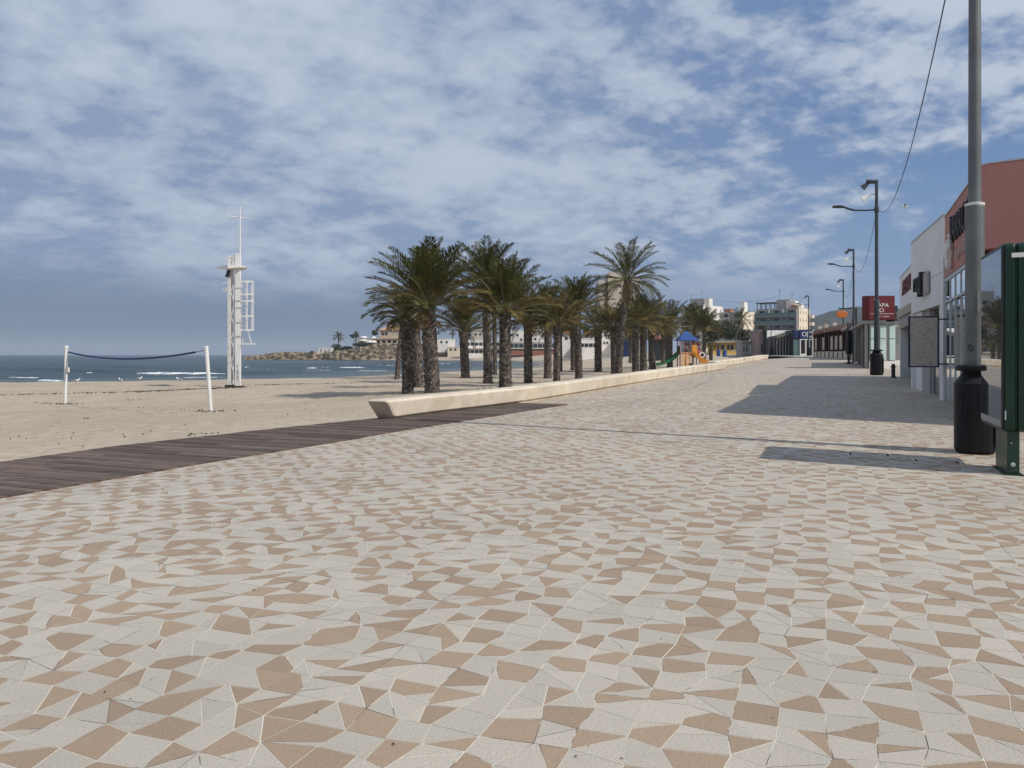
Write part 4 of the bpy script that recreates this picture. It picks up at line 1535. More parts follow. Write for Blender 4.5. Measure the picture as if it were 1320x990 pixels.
def stone_bench(label, pts, W, H, e0, e1):
    """long block bench; e0 / e1: how far each end leans out at the top"""
    pts = [Vector((p.x, p.y, 0)) for p in pts]
    pl_ = dense(pts, .6)
    t = thing('stone_bench', label, 'bench', (pl_[0].x, pl_[0].y, zprom(pl_[0].x, pl_[0].y)), 0, 'stone benches edging the sand')
    o0 = Vector(t.location)
    cum = [0.0]
    for a, b in zip(pl_[:-1], pl_[1:]):
        cum.append(cum[-1] + (b - a).length)
    tot = cum[-1]

    def section(i, shear):
        a, b = pl_[max(0, i - 1)], pl_[min(len(pl_) - 1, i + 1)]
        d = (b - a).normalized()
        n = Vector((-d.y, d.x, 0))
        z0 = zprom(pl_[i].x, pl_[i].y)
        prof = [(0.03, .055), (-.005, .075), (-0.045, H - .055), (-.03, H - .015), (0.01, H), (W - .06, H), (W - .015, H - .015), (W, H - .06), (W - .02, .0), (W - .05, -.05), (.06, -.05), (.06, .055)]
        return [pl_[i] + n * s_ + d * (shear * ((z - .05) / H)) + Vector((0, 0, z0 + z)) - o0 for s_, z in prof]
    # joints between cast blocks: separate blocks butt with narrow gaps
    joints = [0]
    nb = max(1, round(tot / 9.0))
    for k_ in range(1, nb):
        joints.append(min(range(len(cum)), key=lambda i: abs(cum[i] - tot * k_ / nb)))
    joints.append(len(pl_) - 1)
    for a, b in zip(joints[:-1], joints[1:]):
        rings = []
        for i in range(a, b + 1):
            sh = (-e0 if i == 0 else 0) + (e1 if i == len(pl_) - 1 else 0)
            r_ = section(i, sh)
            if i == b and b != joints[-1]:
                d = (pl_[i] - pl_[i - 1]).normalized()
                r_ = [q - d * .014 for q in r_]
            if i == 0 or i == len(pl_) - 1:
                d = (pl_[1] - pl_[0]).normalized() if i == 0 else (pl_[-2] - pl_[-1]).normalized()
                cen = sum(r_, Vector()) / len(r_)
                cap = [cen + (q - cen) * .80 - d * .02 for q in r_]
                cap2 = [cen + (q - cen) * .93 + d * .005 for q in r_]
                base_ = [q + d * .07 for q in r_]
                rings += [cap, cap2, base_] if i == 0 else [base_, cap2, cap]
                continue
            rings.append(r_)
        mb = MB()
        loft(mb, rings)
        mb.t = [random.random()] * len(mb.f)
        mb.build('stone_block', M_stone, t, tone=True, bevel=.045, seg=4)
    return t


stone_bench('long pale stone bench curving past the palms, from boardwalk to playground', BENCH1, .56, .47, .42, .5)
stone_bench('farther pale stone bench beyond the playground, half hidden by the long one', BENCH2, .6, .5, .4, .4)

# ------------------------------------------------------------------ beach volleyball net
pa = GS(84, 521)
pb = GS(272, 531)
ra = Vector((xat(85.5, pa.y), pa.y, zat(447.5, pa.y)))
rb = Vector((xat(266, pb.y), pb.y, zat(447, pb.y)))
t = thing('net_post', 'upright white post at the left end of the navy net cord', 'net post', pa, 0, 'volleyball net posts')
h = ra - pa
mb = MB()
mb.tube([(0, 0, -.3), h * .5, h], .065, 10)
mb.build('pole', M_wpaint, t)
mb = MB()
mb.lathe([(.08, -.05), (.08, .03), (.05, .06)], 10, c=(h.x, h.y))
o = mb.build('cap', M_wpaint, t)
o.location = (0, 0, h.z)
mb = MB()
zz = zat(477, pa.y) - pa.z
mb.box(.02, .17, -.08, .06, zz - .1, zz + .1)
mb.build('winch', M_wpaint2, t, bevel=.02)
t = thing('net_post', 'white post leaning left at the right end of the navy net cord', 'net post', pb, 0, 'volleyball net posts')
h2 = rb - pb
mb = MB()
mb.tube([h2 * -.12, h2 * .5, h2], .062, 10)
mb.build('pole', M_wpaint, t)
mb = MB()
mb.tube([h2 * .985, h2 * 1.01], [.075, .06], 10)
mb.build('cap', M_wpaint, t)
t = MB()
q0 = Vector((xat(88.5, pa.y), pa.y, zat(454, pa.y)))
q1 = Vector((xat(262, pb.y), pb.y, zat(452, pb.y)))
path, rad = [], []
for i in range(41):
    s_ = i / 40
    q = q0.lerp(q1, s_)
    q.z -= 0.29 * 4 * s_ * (1 - s_) * (1 - .1 * s_)
    path.append(q)
    rad.append(.018 if i % 2 else .024)
for i in range(40):
    t.bar(path[i], path[i + 1], .011 if i > 37 else .034, n=7, cap=False)
t.bar(ra + Vector((0, 0, -.22)), q0, .008, n=5)
t.bar(rb + Vector((-.02, 0, -.16)), q1, .008, n=5)
o = t.build('volleyball_net', M_rope)
tag(o, 'sagging navy blue net cord strung between the two white posts', 'net')

# ------------------------------------------------------------------ lifeguard tower
bt = GS(303, 499.3)
k_ = bt.y / F
Ht = zat(327, bt.y) - bt.z
t = thing('lifeguard_tower', 'tall white steel lifeguard tower with mast and caged ladder on the beach', 'lifeguard tower', bt)
xr = 4 * k_        # centre of right column
xl = -7.6 * k_
mb = MB()
mb.box(xr - .165, xr + .165, -.10, .10, -.4, Ht)
mb.build('column', M_wpaint, t, bevel=.015)
mb = MB()
mb.box(xr - .28, xr + .32, -.28, .28, -.3, .10)
mb.box(xl - .2, xl + .26, -.25, .25, -.3, .16)
mb.build('footing', M_weed, t)
mb = MB()
mb.box(xl - .085, xl + .085, -.07, .07, -.4, Ht - .12)
mb.build('column', M_wpaint2, t, bevel=.01)
mb = MB()
mb.box(xl - .085, xl + .085, .50, .62, -.4, Ht - .12)
mb.build('column', M_wpaint2, t, bevel=.01)
mb = MB()
nz = 11
for i in range(nz):
    z0, z1 = i * (Ht - .2) / nz, (i + 1) * (Ht - .2) / nz
    a, b = (xl + .08, 0, z0), (xr - .17, 0, z1)
    if i % 2:
        a, b = (xl + .08, 0, z1), (xr - .17, 0, z0)
    mb.beam(a, b, .05, .05)
for i in range(11):
    mb.beam((xl, .06, (i + .5) * (Ht - .2) / 11), (xl, .51, (i + 1 - i % 2) * (Ht - .2) / 11), .04, .05)
mb.beam((xl + .08, 0, Ht - .2), (xr - .17, 0, Ht - .15), .08, .10)
mb.build('lattice', M_wpaint2, t)
mb = MB()
zc_ = zat(344.5, bt.y) - bt.z
x0, x1 = xat(276, bt.y) - bt.x, xat(317, bt.y) - bt.x
mb.faces([(x0, .25, zc_ - .03), (xl + .1, -.5, zc_ - .14), (xr + .25, -.35, zc_ - .04), (x1, .1, zc_ + .0), (xr + .2, 1.0, zc_ - .04), (xl + .1, 1.2, zc_ - .12),
          (x0, .25, zc_ + .02), (xl + .1, -.5, zc_ + .10), (xr + .25, -.35, zc_ + .06), (x1, .1, zc_ + .05), (xr + .2, 1.0, zc_ + .06), (xl + .1, 1.2, zc_ + .10)],
         [(5, 4, 3, 2, 1, 0), (6, 7, 8, 9, 10, 11)] + [(i, (i + 1) % 6, 6 + (i + 1) % 6, 6 + i) for i in range(6)])
mb.build('canopy', M_wpaint, t)
mb = MB()
zm = zat(266, bt.y) - bt.z
xm = xat(309.5, bt.y) - bt.x
mb.tube([(xm, 0, zc_ - .6), (xm, 0, zm)], [.06, .035], 8)
mb.box(xr + .19, xm + .05, -.06, .06, Ht - .7, Ht - .55)
mb.build('mast', M_wpaint, t)
mb = MB()
za, zb_ = zat(278.6, bt.y) - bt.z, zat(282.4, bt.y) - bt.z
mb.bar((xat(293.5, bt.y) - bt.x, 0, za), (xat(326.5, bt.y) - bt.x, 0.1, zb_), .035, n=6)
mb.build('crossbar', M_wpaint, t)
for zpix, dx in ((365, 12), (372, 11), (375, 11.5)):
    mb = MB()
    z = zat(zpix, bt.y) - bt.z
    mb.box(xl - dx * k_ * .7, xl - .09, -.06, .06, z - .03, z + .04)
    mb.build('foot_peg', M_wpaint2, t)
mb = MB()
zl0, zl1 = zat(426, bt.y) - bt.z, zat(362.5, bt.y) - bt.z
la, lb = xat(312.3, bt.y) - bt.x, xat(317.8, bt.y) - bt.x
for x in (la, lb):
    mb.beam((x, -.05, zl0 - .05), (x, -.05, zl1), .045, .045)
z = zl0
while z < zl1:
    mb.bar((la, -.05, z), (lb, -.05, z), .016, n=5)
    z += .28
for z in (zl1 - .9, zl0 + .3, (zl0 + zl1) / 2):
    mb.box(xr + .2, la + .02, -.08, .02, z - .03, z + .03)
mb.build('ladder', M_wpaint, t)
mb = MB()
cxx, ccy = (xat(320, bt.y) - bt.x), -.05
for zpix in (363, 379.5, 388.5, 407.5, 425.5):
    z = zat(zpix, bt.y) - bt.z
    ring = [(cxx - .38 + .75 * math.sin(a) * .98, ccy - .32 * math.cos(a) * 1.0 - .0, z) for a in [i * math.pi / 6 for i in range(0, 7)]]
    ring = [(la, ccy - .3, z)] + ring[1:-1] + [(la, ccy + .3, z)]
    for a, b in zip(ring[:-1], ring[1:]):
        mb.beam(a, b, .02, .07)
for a in (math.pi * .2, math.pi * .4, math.pi * .5, math.pi * .75):
    x, y = cxx - .38 + .75 * math.sin(a) * .98, ccy - .32 * math.cos(a)
    mb.beam((x, y, zl0), (x, y, zl1), .035, .035)
mb.build('safety_cage', M_wpaint, t)
mb = MB()
zq = zat(443, bt.y) - bt.z
mb.beam((lb + .1, -.05, zl0), (xat(324.5, bt.y) - bt.x, -.05, zq), .05, .05)
mb.beam((la, -.05, zl0), (la + .05, -.05, zq), .03, .03)
mb.box(la, xat(329, bt.y) - bt.x, -.12, .05, zq - .06, zq + .02)
mb.build('ladder_foot', M_wpaint, t)
for i, (ch, zpix) in enumerate((('F', 472.5), ('S', 478), ('A', 481), ('B', 486), ('D', 490.5))):
    o = text('graffiti', ch, .30 if i < 4 else .26, M_ink if i < 4 else M_greyw, t, (xr - .0, -.103, zat(zpix, bt.y) - bt.z), (0, -1, 0), .002, sx=.9)
mb = MB()
for zz_, xx in ((zat(350, bt.y) - bt.z, xl + .02), (zat(353, bt.y) - bt.z, xl - .02), (zat(356, bt.y) - bt.z, xl - .08)):
    mb.box(xx - .1, xx + .1, -.22, -.08, zz_ - .07, zz_ + .07)
mb.build('siren_box', M_dark, t)

# ------------------------------------------------------------------ playground set
pc = Vector((xat(880, 108), 108, zat(473.2, 108)))
k_ = 108 / F
t = thing('playground_set', 'playground tower with blue roof, red posts, orange and green slides', 'playground set', pc)


def PX(px, dy=0):
    return xat(px, 108) - pc.x


def PZ(py):
    return zat(py, 108) - pc.z


deck_z = PZ(455)
for (px, dy) in ((875, -.8), (875, .9), (890.5, -.8), (890.5, .9), (882, -.8)):
    mb = MB()
    mb.tube([(PX(px), dy, -.2), (PX(px), dy, PZ(439))], .07, 8)
    mb.build('post', M_playred, t)
mb = MB()
mb.box(PX(874), PX(891.5), -.9, 1.0, deck_z - .14, deck_z)
mb.build('platform', M_playred, t)
mb = MB()
z0 = PZ(438.5)
e = .55
a0, a1 = PX(877.5), PX(893)
mb.faces([(a0 - e, -1.2, z0), (a1 + e, -1.2, z0), (a1 + e, 1.3, z0), (a0 - e, 1.3, z0), ((a0 + a1) / 2 - .25, .05, PZ(426.8)), ((a0 + a1) / 2 + .1, .05, PZ(427.2)), (a0 - e, -1.2, z0 - .1), (a1 + e, -1.2, z0 - .1), (a1 + e, 1.3, z0 - .1), (a0 - e, 1.3, z0 - .1)],
         [(0, 1, 5, 4), (1, 2, 5), (2, 3, 4, 5), (3, 0, 4), (6, 7, 1, 0), (7, 8, 2, 1), (8, 9, 3, 2), (9, 6, 0, 3), (9, 8, 7, 6)])
mb.build('roof', M_blue, t)
mb = MB()
a0, a1 = PX(873), PX(880)
mb.faces([(a0 - .1, -.9, z0), (a1, -.9, z0), (a1, 1.0, z0), (a0 - .1, 1.0, z0), ((a0 + a1) / 2 + .1, .05, PZ(431.2))], [(0, 1, 4), (1, 2, 4), (2, 3, 4), (3, 0, 4), (3, 2, 1, 0)])
mb.build('side_roof', M_blue, t)


def slide(name, pts, w_, m, parent):
    mb = MB()
    for a, b in zip(pts[:-1], pts[1:]):
        a, b = Vector(a), Vector(b)
        sd_ = (b - a).cross(Vector((0, 0, 1))).normalized() * w_ / 2
        for (o1, o2, hgt) in ((-1, 1, .05),):
            mb.faces([a - sd_, a + sd_, b + sd_, b - sd_, a - sd_ - Vector((0, 0, .06)), a + sd_ - Vector((0, 0, .06)), b + sd_ - Vector((0, 0, .06)), b - sd_ - Vector((0, 0, .06))],
                     [(0, 1, 2, 3), (7, 6, 5, 4), (4, 5, 1, 0), (5, 6, 2, 1), (6, 7, 3, 2), (7, 4, 0, 3)])
        for sg in (-1, 1):
            mb.beam(a + sd_ * sg * 1.05 + Vector((0, 0, .12)), b + sd_ * sg * 1.05 + Vector((0, 0, .12)), .07, .42)
    return mb.build(name, m, parent)


slide('slide', [(PX(891), -.9, deck_z + .02), (PX(896), -1.15, PZ(459)), (PX(903), -1.4, PZ(468)), (PX(908), -1.55, PZ(471.5)), (PX(911.5), -1.6, PZ(472))], 1.0, M_orange, t)
slide('slide', [(PX(891), .6, PZ(457)), (PX(903), .3, PZ(462)), (PX(911), .1, PZ(467)), (PX(917), 0.0, PZ(469.5))], .9, M_orange, t)
slide('slide', [(PX(874.5), .4, PZ(456)), (PX(868), .3, PZ(463)), (PX(859), .2, PZ(467.5)), (PX(851), .2, PZ(470.5)), (PX(846.5), .2, PZ(471))], .7, M_playgreen, t)
mb = MB()                                            # climbing net ramp
for i in range(4):
    x0_, x1_ = PX(874.5 + i * 3.0), PX(878.5 + i * 3.0)
    mb.beam((x0_, -2.0, -.05), (x1_, -.95, deck_z + .05), .09, .07)
for i in range(6):
    s_ = i / 5.5
    mb.beam((PX(874.5 + 4 * s_), -2.0 + 1.05 * s_, .05 + deck_z * s_), (PX(883.5 + 4 * s_), -2.0 + 1.05 * s_, .05 + deck_z * s_), .07, .06)
mb.build('climbing_ramp', M_orange, t)
mb = MB()
mb.box(PX(890), PX(896.5), -.93, -.86, PZ(456), PZ(445))
mb.build('side_panel', M_orange, t, bevel=.05)
mb = MB()
mb.tube([(PX(893), .3, PZ(454)), (PX(899), .2, PZ(454.5)), (PX(902.5), .1, PZ(459))], [.5, .48, .45], 12)
mb.build('tunnel', M_playred, t)
mb = MB()
mb.lathe([(.42, 0), (.42, .12), (.25, .12), (.25, 0)], 14)
o = mb.build('wheel_panel', M_wpaint, t)
o.rotation_euler = (R(90), 0, 0)
o.location = (PX(904.5), -.2, PZ(457.5))
for i in range(3):
    mb = MB()
    mb.tube([(PX(896 + i * 4), 1.0, -.1), (PX(896 + i * 4), 1.0, PZ(440))], .06, 7)
    mb.build('post', M_playred, t)
mb = MB()
mb.box(PX(874), PX(878.5), .85, .92, deck_z, PZ(446))
mb.build('side_panel', M_playgreen, t)
mb = MB()
mb.lathe([(.28, 0), (.34, .18), (.28, .36)], 12)
o = mb.build('crawl_barrel', M_dark, t)
o.location = (PX(888.5), -.6, PZ(471.5))
# blue boxes farther back
for i, (px, lab) in enumerate(((926, 'left blue litter bin on the sand behind the bench'), (934, 'right blue litter bin on the sand behind the bench'))):
    Yb = 128.0
    t = thing('litter_bin', lab, 'litter bin', (xat(px, Yb), Yb, zat(458.6 + i * .6, Yb)), .4 * i, 'blue litter bins on the sand')
    mb = MB()
    mb.lathe([(.24, -.1), (.27, .1), (.30, .78), (.31, .82)], 10, sq=3)
    mb.build('bin_body', M_blue, t)
    mb = MB()
    mb.lathe([(.33, .82), (.33, .87), (.2, .98)], 10, sq=3)
    mb.build('lid', M_blue, t)

# ------------------------------------------------------------------ street lamps with collar bins
def lamp(label, base, H, arm=True, n=12, bin_label=None, r=.135):
    t = thing('street_lamp', label, 'street lamp', base, 0, 'street lamps along the promenade')
    mb = MB()
    mb.lathe([(r + .02, 0), (r + .02, .04), (r, .05), (r, 3.88), (r - .02, 3.92), (r * .69, 3.94), (r * .58, H)], 20)
    mb.build('pole', M_galv if H > 0 and bin_label == 'near' else M_galvd, t, smooth=False)
    mb = MB()
    mb.lathe([(r * 1.02, 3.895), (r * 1.04, 3.935), (r * .8, 3.945)], 20)
    mb.build('collar', M_wpaint2 if bin_label == 'near' else M_galv, t)
    if bin_label == 'near':
        mb = MB()
        ha = Vector((-.8, -.6, 0)) * (r + .012)
        mb.tube([ha + Vector((.035 * math.cos(a) * .6, -.035 * math.cos(a) * .8, 1.66 + .05 * math.sin(a))) for a in [i * math.pi / 5 for i in range(11)]], .009, 5, cap=False)
        mb.build('cable_hook', M_dark, t)
        mb = MB()
        mb.box(-.045, .045, -r - .006, -r + .02, 2.2, 2.55)
        mb.build('access_hatch', M_galv, t)
    aH = H * .848
    mb = MB()
    mb.lathe([(r * .85, aH - .14), (r * .85, aH + .14)], 12)
    L_ = -DV
    pth = [Vector((0, 0, aH)), Vector((L_.x * .55, L_.y * .55, aH + .0)), Vector((L_.x * 1.05, L_.y * 1.05, aH + .04)), Vector((L_.x * 1.35, L_.y * 1.35, aH + .14)), Vector((L_.x * 1.6, L_.y * 1.6, aH + .26))]
    mb.tube(pth, [.045, .042, .045, .06, .055], 8)
    mb.build('arm', M_galvd, t)
    mb = MB()
    q = pth[-1]
    mb.tube([q, q + Vector((L_.x * .25, L_.y * .25, .03)), q + Vector((L_.x * .55, L_.y * .55, .04))], [.07, .095, .06], 8)
    mb.build('luminaire', M_galvd, t)
    for dz, mm, nm in ((-.10, M_galvd, 'spotlight'), (-.72, M_wpaint, 'spotlight')):
        mb = MB()
        a = Vector((0, 0, H + dz))
        b = a + Vector((L_.x * .42, L_.y * .42, -.05))
        c = a + Vector((L_.x * .68, L_.y * .68, -.26))
        mb.tube([a, b], [.05, .05], 7)
        mb.tube([b, c], [.07, .17], 12)
        if nm and dz > -.2:
            mb.tube([a, a + Vector((L_.x * .5, L_.y * .5, .06))], [.10, .12], 8)
        mb.build(nm, mm, t)
    return t


def collar_bin(label, base, r=.30, H=1.38):
    t = thing('litter_bin', label, 'litter bin', base, math.atan2(DU.y, DU.x), 'black litter bins round the lamp posts')
    mb = MB()
    mb.lathe([(r - .03, 0.0), (r, .05), (r, H * .79), (r * .62, H * .905), (r * .62, H * .94)], 24, sq=.9)
    mb.build('bin_body', M_black, t, bevel=.012)
    mb = MB()
    mb.lathe([(r * .86, H * .935), (r * .92, H * .945), (r * .92, H * .985), (r * .84, H)], 24, sq=.9)
    mb.build('lid', M_black, t)
    for a in range(4):
        q = a * math.pi / 2 + math.pi / 4
        mb = MB()
        mb.box(-.02, .02, -.02, .02, H * .89, H * .95)
        o = mb.build('lid_bracket', M_black, t)
        o.location = (r * .55 * math.cos(q), r * .55 * math.sin(q), 0)
    mb = MB()
    mb.box(-.24, .24, -r - .012, -r + .02, .12, H * .68)
    mb.build('service_door', M_black, t, bevel=.008)
    return t


LP = [(1256.5, 583.5, 'near'), (1130, 483.6, ''), (1100.3, 467.2, ''), (1087, 462.6, ''), (1042, 459.8, '')]
LB = []
for px, py, kd in LP:
    LB.append(G(px, py))
LB[2] = Vector((xat(1100.3, 70), 70, zprom(xat(1100.3, 70), 70)))
LB[3] = Vector((xat(1087, 100), 100, zprom(xat(1087, 100), 100)))
LB[4] = Vector((xat(1042.5, 132), 132, zprom(xat(1042.5, 132), 132)))
LLAB = ['nearest grey lamp post, its top beyond the picture, beside the green display panel',
        'second lamp post along the promenade, standing out in front of the dark red sign',
        'third lamp post along the promenade, beside the hanging orange sign',
        'fourth lamp post along the promenade, thin against the hill',
        'farthest lamp post, in front of the navy kiosk']
HT = [zat(232, LB[1].y) - LB[1].z] * 2 + [zat(321, 70) - LB[2].z, zat(360, 100) - LB[3].z, zat(381, 132) - LB[4].z]
for b, lab, h, q in zip(LB, LLAB, HT, LP):
    lamp(lab, b, h, bin_label=q[2])
collar_bin('large black litter bin at the foot of the nearest lamp post', LB[0] + Vector((.0, 0, .004)), .283, 1.38)
collar_bin('black litter bin at the foot of the second lamp post', LB[1] + Vector((0, 0, .004)), .32, 1.34)
collar_bin('black litter bin at the foot of the farthest lamp post', LB[4] + Vector((0, 0, .004)), .33, 1.34)
bq = Vector((xat(994, 145), 145, zprom(xat(994, 145), 145)))
t = thing('street_lamp', 'slim short post before the blank white fascia', 'street lamp', bq)
mb = MB()
mb.lathe([(.1, 0), (.08, 3), (.06, zat(418, 145) - bq.z)], 8)
mb.build('pole', M_galvd, t)
mb = MB()
mb.lathe([(.06, zat(418, 145) - bq.z), (.16, zat(417.4, 145) - bq.z), (.05, zat(416, 145) - bq.z)], 8)
mb.build('lamp_head', M_galvd, t)
collar_bin('black litter bin round the slim short post before the white fascia', bq + Vector((0, 0, .004)), .33, 1.3)
bq = Vector((xat(1016.5, 150), 150, zprom(xat(1016.5, 150), 150)))
t = thing('flag_pole', 'thin bare pole in front of the green glass apartment block', 'pole', bq)
mb = MB()
mb.lathe([(.08, 0), (.05, zat(391, 150) - bq.z)], 7)
mb.build('pole', M_galvd, t)
mb = MB()
mb.ball((0, 0, zat(391, 150) - bq.z), .09, 6, 4)
mb.build('finial', M_galvd, t)

# overhead cables from lamp to lamp
def cable(label, a, b, sag, r=.013, n=24):
    mb = MB()
    pth = []
    for i in range(n + 1):
        s_ = i / n
        q = Vector(a).lerp(Vector(b), s_)
        q.z -= sag * 4 * s_ * (1 - s_)
        pth.append(q)
    mb.tube(pth, r, 5)
    o = mb.build('overhead_cable', M_cable)
    return tag(o, label, 'cable', 'overhead cables')


ARM = [Vector((b.x, b.y, b.z + h * .848)) for b, h in zip(LB, HT)]
cable('black cable sweeping down from the top edge to the second lamp post', ARM[0] + Vector((-.1, 0, .3)), ARM[1] + Vector((.1, 0, 0)), 1.75)
cable('thin cable between the second and third lamp posts', ARM[1], ARM[2] + Vector((.1, 0, 0)), 1.6)
cable('faint wire slung between the roofs of the far apartment blocks', Vector((xat(931, 300), 300, zat(388.5, 300))), Vector((xat(1001, 300), 300, zat(382.5, 300))), 1.0, r=.04)
cable('thin cable between the third and fourth lamp posts', ARM[2], ARM[3] + Vector((.1, 0, 0)), 1.6)

# ------------------------------------------------------------------ shops on the right
Cc = Vector((10.08, 16.6, 0))                      # corner of the salmon shop
Ff = Vector((12.86, 23.05, 0))                     # its far end on the promenade
dS = (Ff - Cc).normalized()
inS = Vector((dS.y, -dS.x, 0))                     # into the building
Z0 = 0.06
t = thing('salmon_shop', 'corner shop with a salmon fascia over full height glass walls', 'shop', (Cc.x, Cc.y, Z0))
P_ = lambda p: (p.x - Cc.x, p.y - Cc.y)
wd = Vector((.78, -.62, 0))
E1 = Cc + wd * 5.6
back = [Ff + inS * 9, E1 + inS * 6.5]
zs0, zs1 = 3.86 - Z0, 5.66 - Z0
cham1 = Cc + dS * .10
cham2 = Cc + wd * .10
mb = MB()
mb.prism([P_(q) for q in (cham1, cham2, E1, back[1], back[0], Ff)], zs0, zs1)
mb.build('fascia', M_salmon, t)
mb = MB()
cp = [Vector((0, 0, 0))]
q = [cham1 - inS * .025 , cham2 + Vector((-.62, -.78, 0)) * .025, E1 + Vector((-.62, -.78, 0)) * .025, E1 + Vector((.1, .12, 0)), Ff + inS * .2, Ff - inS * .025]
mb.prism([P_(x) for x in q], zs1 + .003, zs1 + .035)
mb.build('coping', M_alu, t)
# glazing set back under the fascia
rec = .035
nw = Vector((-.62, -.78, 0))                       # outward from the camera-side wall
g0 = Cc + dS * .25 + inS * rec - wd * 0
g1 = Ff + inS * rec
h0 = Cc + wd * .25 - nw * rec
h1 = E1 - nw * rec


def glazing(parent, a, b, n, ztop, transom=None, doors=(), mm=M_glass, name='glass_pane', frame=M_alu):
    a, b = a.copy(), b.copy()
    d = (b - a) / n
    dn = d.normalized()
    nn = Vector((dn.y, -dn.x, 0))
    for i in range(n):
        p, q = a + d * i, a + d * (i + 1)
        mb = MB()
        p2, q2 = p + dn * .035, q - dn * .035
        mb.prism([P0(p2), P0(q2), P0(q2 + nn * .012), P0(p2 + nn * .012)], .12, (transom or ztop) - .04)
        mb.build(name, mm, parent)
    mb = MB()
    for i in range(n + 1):
        p = a + d * i
        mb.prism([P0(p - dn * .03 - nn * .025), P0(p + dn * .03 - nn * .025), P0(p + dn * .03 + nn * .035), P0(p - dn * .03 + nn * .035)], .1, ztop)
    for z, hh in ((.0, .1), (ztop, .1)) + (((transom, .07),) if transom else ()):
        mb.prism([P0(a - nn * .03), P0(b - nn * .03), P0(b + nn * .04), P0(a + nn * .04)], z - (0.003 if z else 0), z + hh - .004)
    mb.build('glass_frame', frame, parent)
    if transom:
        for i in range(n):
            p, q = a + d * i + dn * .035, a + d * (i + 1) - dn * .035
            mb = MB()
            mb.prism([P0(p), P0(q), P0(q + nn * .012), P0(p + nn * .012)], transom + .07, ztop - .01)
            mb.build('transom_pane', mm, parent)


P0 = P_
glazing(t, g1, g0, 6, zs0 - .12, 3.05)
glazing(t, h0, h1, 4, zs0 - .12, 3.05)
mb = MB()
mb.prism([P_(q) for q in (Cc + (inS - nw) * .12, E1 - nw * .1, back[1], back[0], Ff + inS * .1)], -.3, .055)
mb.build('floor', M_floor, t)
mb = MB()
bk0, bk1 = Ff + inS * 6.5 - dS * .1, E1 + inS * 5.5
mb.prism([P_(bk1), P_(bk1 + inS * .15), P_(bk0 + inS * .15), P_(bk0)], .06, zs0 - .003)
mb.build('back_wall', M_greyw, t)
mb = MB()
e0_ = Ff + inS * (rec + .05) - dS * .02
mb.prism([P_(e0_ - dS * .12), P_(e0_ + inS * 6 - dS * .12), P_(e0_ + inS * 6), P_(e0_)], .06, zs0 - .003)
mb.build('side_wall', mat('teal_reflection_wall', (.30, .42, .40), .6), t)  # wall colour stands in for the teal reflection on the shop glass
# tables of the café inside, low counter
mb = MB()
c0 = Cc + dS * 2.2 + inS * 3.2
mb.prism([P_(c0), P_(c0 + inS * .7), P_(c0 + inS * .7 + dS * 3), P_(c0 + dS * 3)], .06, 1.15)
mb.build('counter', M_darkred, t)
# raised black lettering with a pale figure, small script line
nO = -inS
wc = lambda s_, z, off=.02: (Ff - dS * s_).to_3d() * 0 + Vector((*P_(Ff - dS * s_ + nO * off), z - Z0))
text('lettering', 'PARROS', 1.0, M_ink, t, wc(3.45, 4.95, .03), nO, .03, sx=1.02)
mb = MB()
q = wc(1.75, 4.7, .03)
text('lettering', 'I', 2.0, M_ink, t, wc(1.72, 4.65, .03), nO, .03, sx=.55)
text('lettering', 'Burger & Bar', .42, mat('pale_script', (.55, .40, .36), .6), t, wc(3.6, 4.28, .03), nO, .01, shear=.35)
mb = MB()
for (ds, z, r_) in ((0, 4.12, .13), (0, 4.40, .17), (0, 4.62, .10), (0, 4.85, .05), (.16, 4.55, .06), (-.16, 4.5, .06)):
    c_ = wc(1.95 + ds, z, .10)
    mb.ball(c_, (r_, r_ * .7, r_ * 1.6), 8, 6)
mb.build('cutout_figure', M_wpaint, t)
# awning cassette on the camera-side wall
aw = thing('awning_cassette', 'white rolled-up awning box on the salmon wall above the display panel', 'awning', (*(Cc + wd * 1.05 + nw * .16).to_tuple()[:2], 4.12), math.atan2(wd.y, wd.x))
mb = MB()
mb.lathe([(.11, 0), (.125, .02), (.125, 3.4), (.11, 3.42)], 14, sq=1.5)
o = mb.build('cassette', M_wpaint, aw)
o.rotation_euler = (0, R(90), 0)
mb = MB()
for x in (.25, 1.6, 3.1):
    mb.box(x, x + .06, .08, .165, -.09, .09)
mb.build('bracket', M_alu, aw)

# menu board projecting from the glass
mbp = Ff - dS * .25
bz = 1.98
t = thing('menu_board', 'blue framed weathered menu board projecting from the shop front', 'menu board', (*mbp.to_tuple()[:2], bz), math.atan2(-inS.y, -inS.x))
mb = MB()
mb.box(.22, .94, -.02, .02, -.72, .72)
mb.build('notice_sheet', M_paper, t)
mb = MB()
for (x0_, x1_, z0_, z1_) in ((.17, .22, -.76, .76), (.94, .99, -.76, .76), (.22, .94, .72, .76), (.22, .94, -.76, -.72)):
    mb.box(x0_, x1_, -.03, .03, z0_, z1_)
mb.build('board_frame', mat('blue_frame', (.010, .014, .055), .4), t)
for z in (.66, -.66):
    mb = MB()
    mb.box(-.22, .17, -.02, .02, z - .02, z + .02)
    mb.build('bracket', M_dark, t)

# white shop with a tall plain fascia
A = Vector((12.9, 23.2, 0))
B = Vector((15.02, 29.2, 0))
dW = (B - A).normalized()
inW = Vector((dW.y, -dW.x, 0))
LW = (B - A).length
t = thing('white_shop', 'white rendered shop with a tall plain parapet and black emblem', 'shop', (A.x, A.y, .18), math.atan2(dW.y, dW.x))
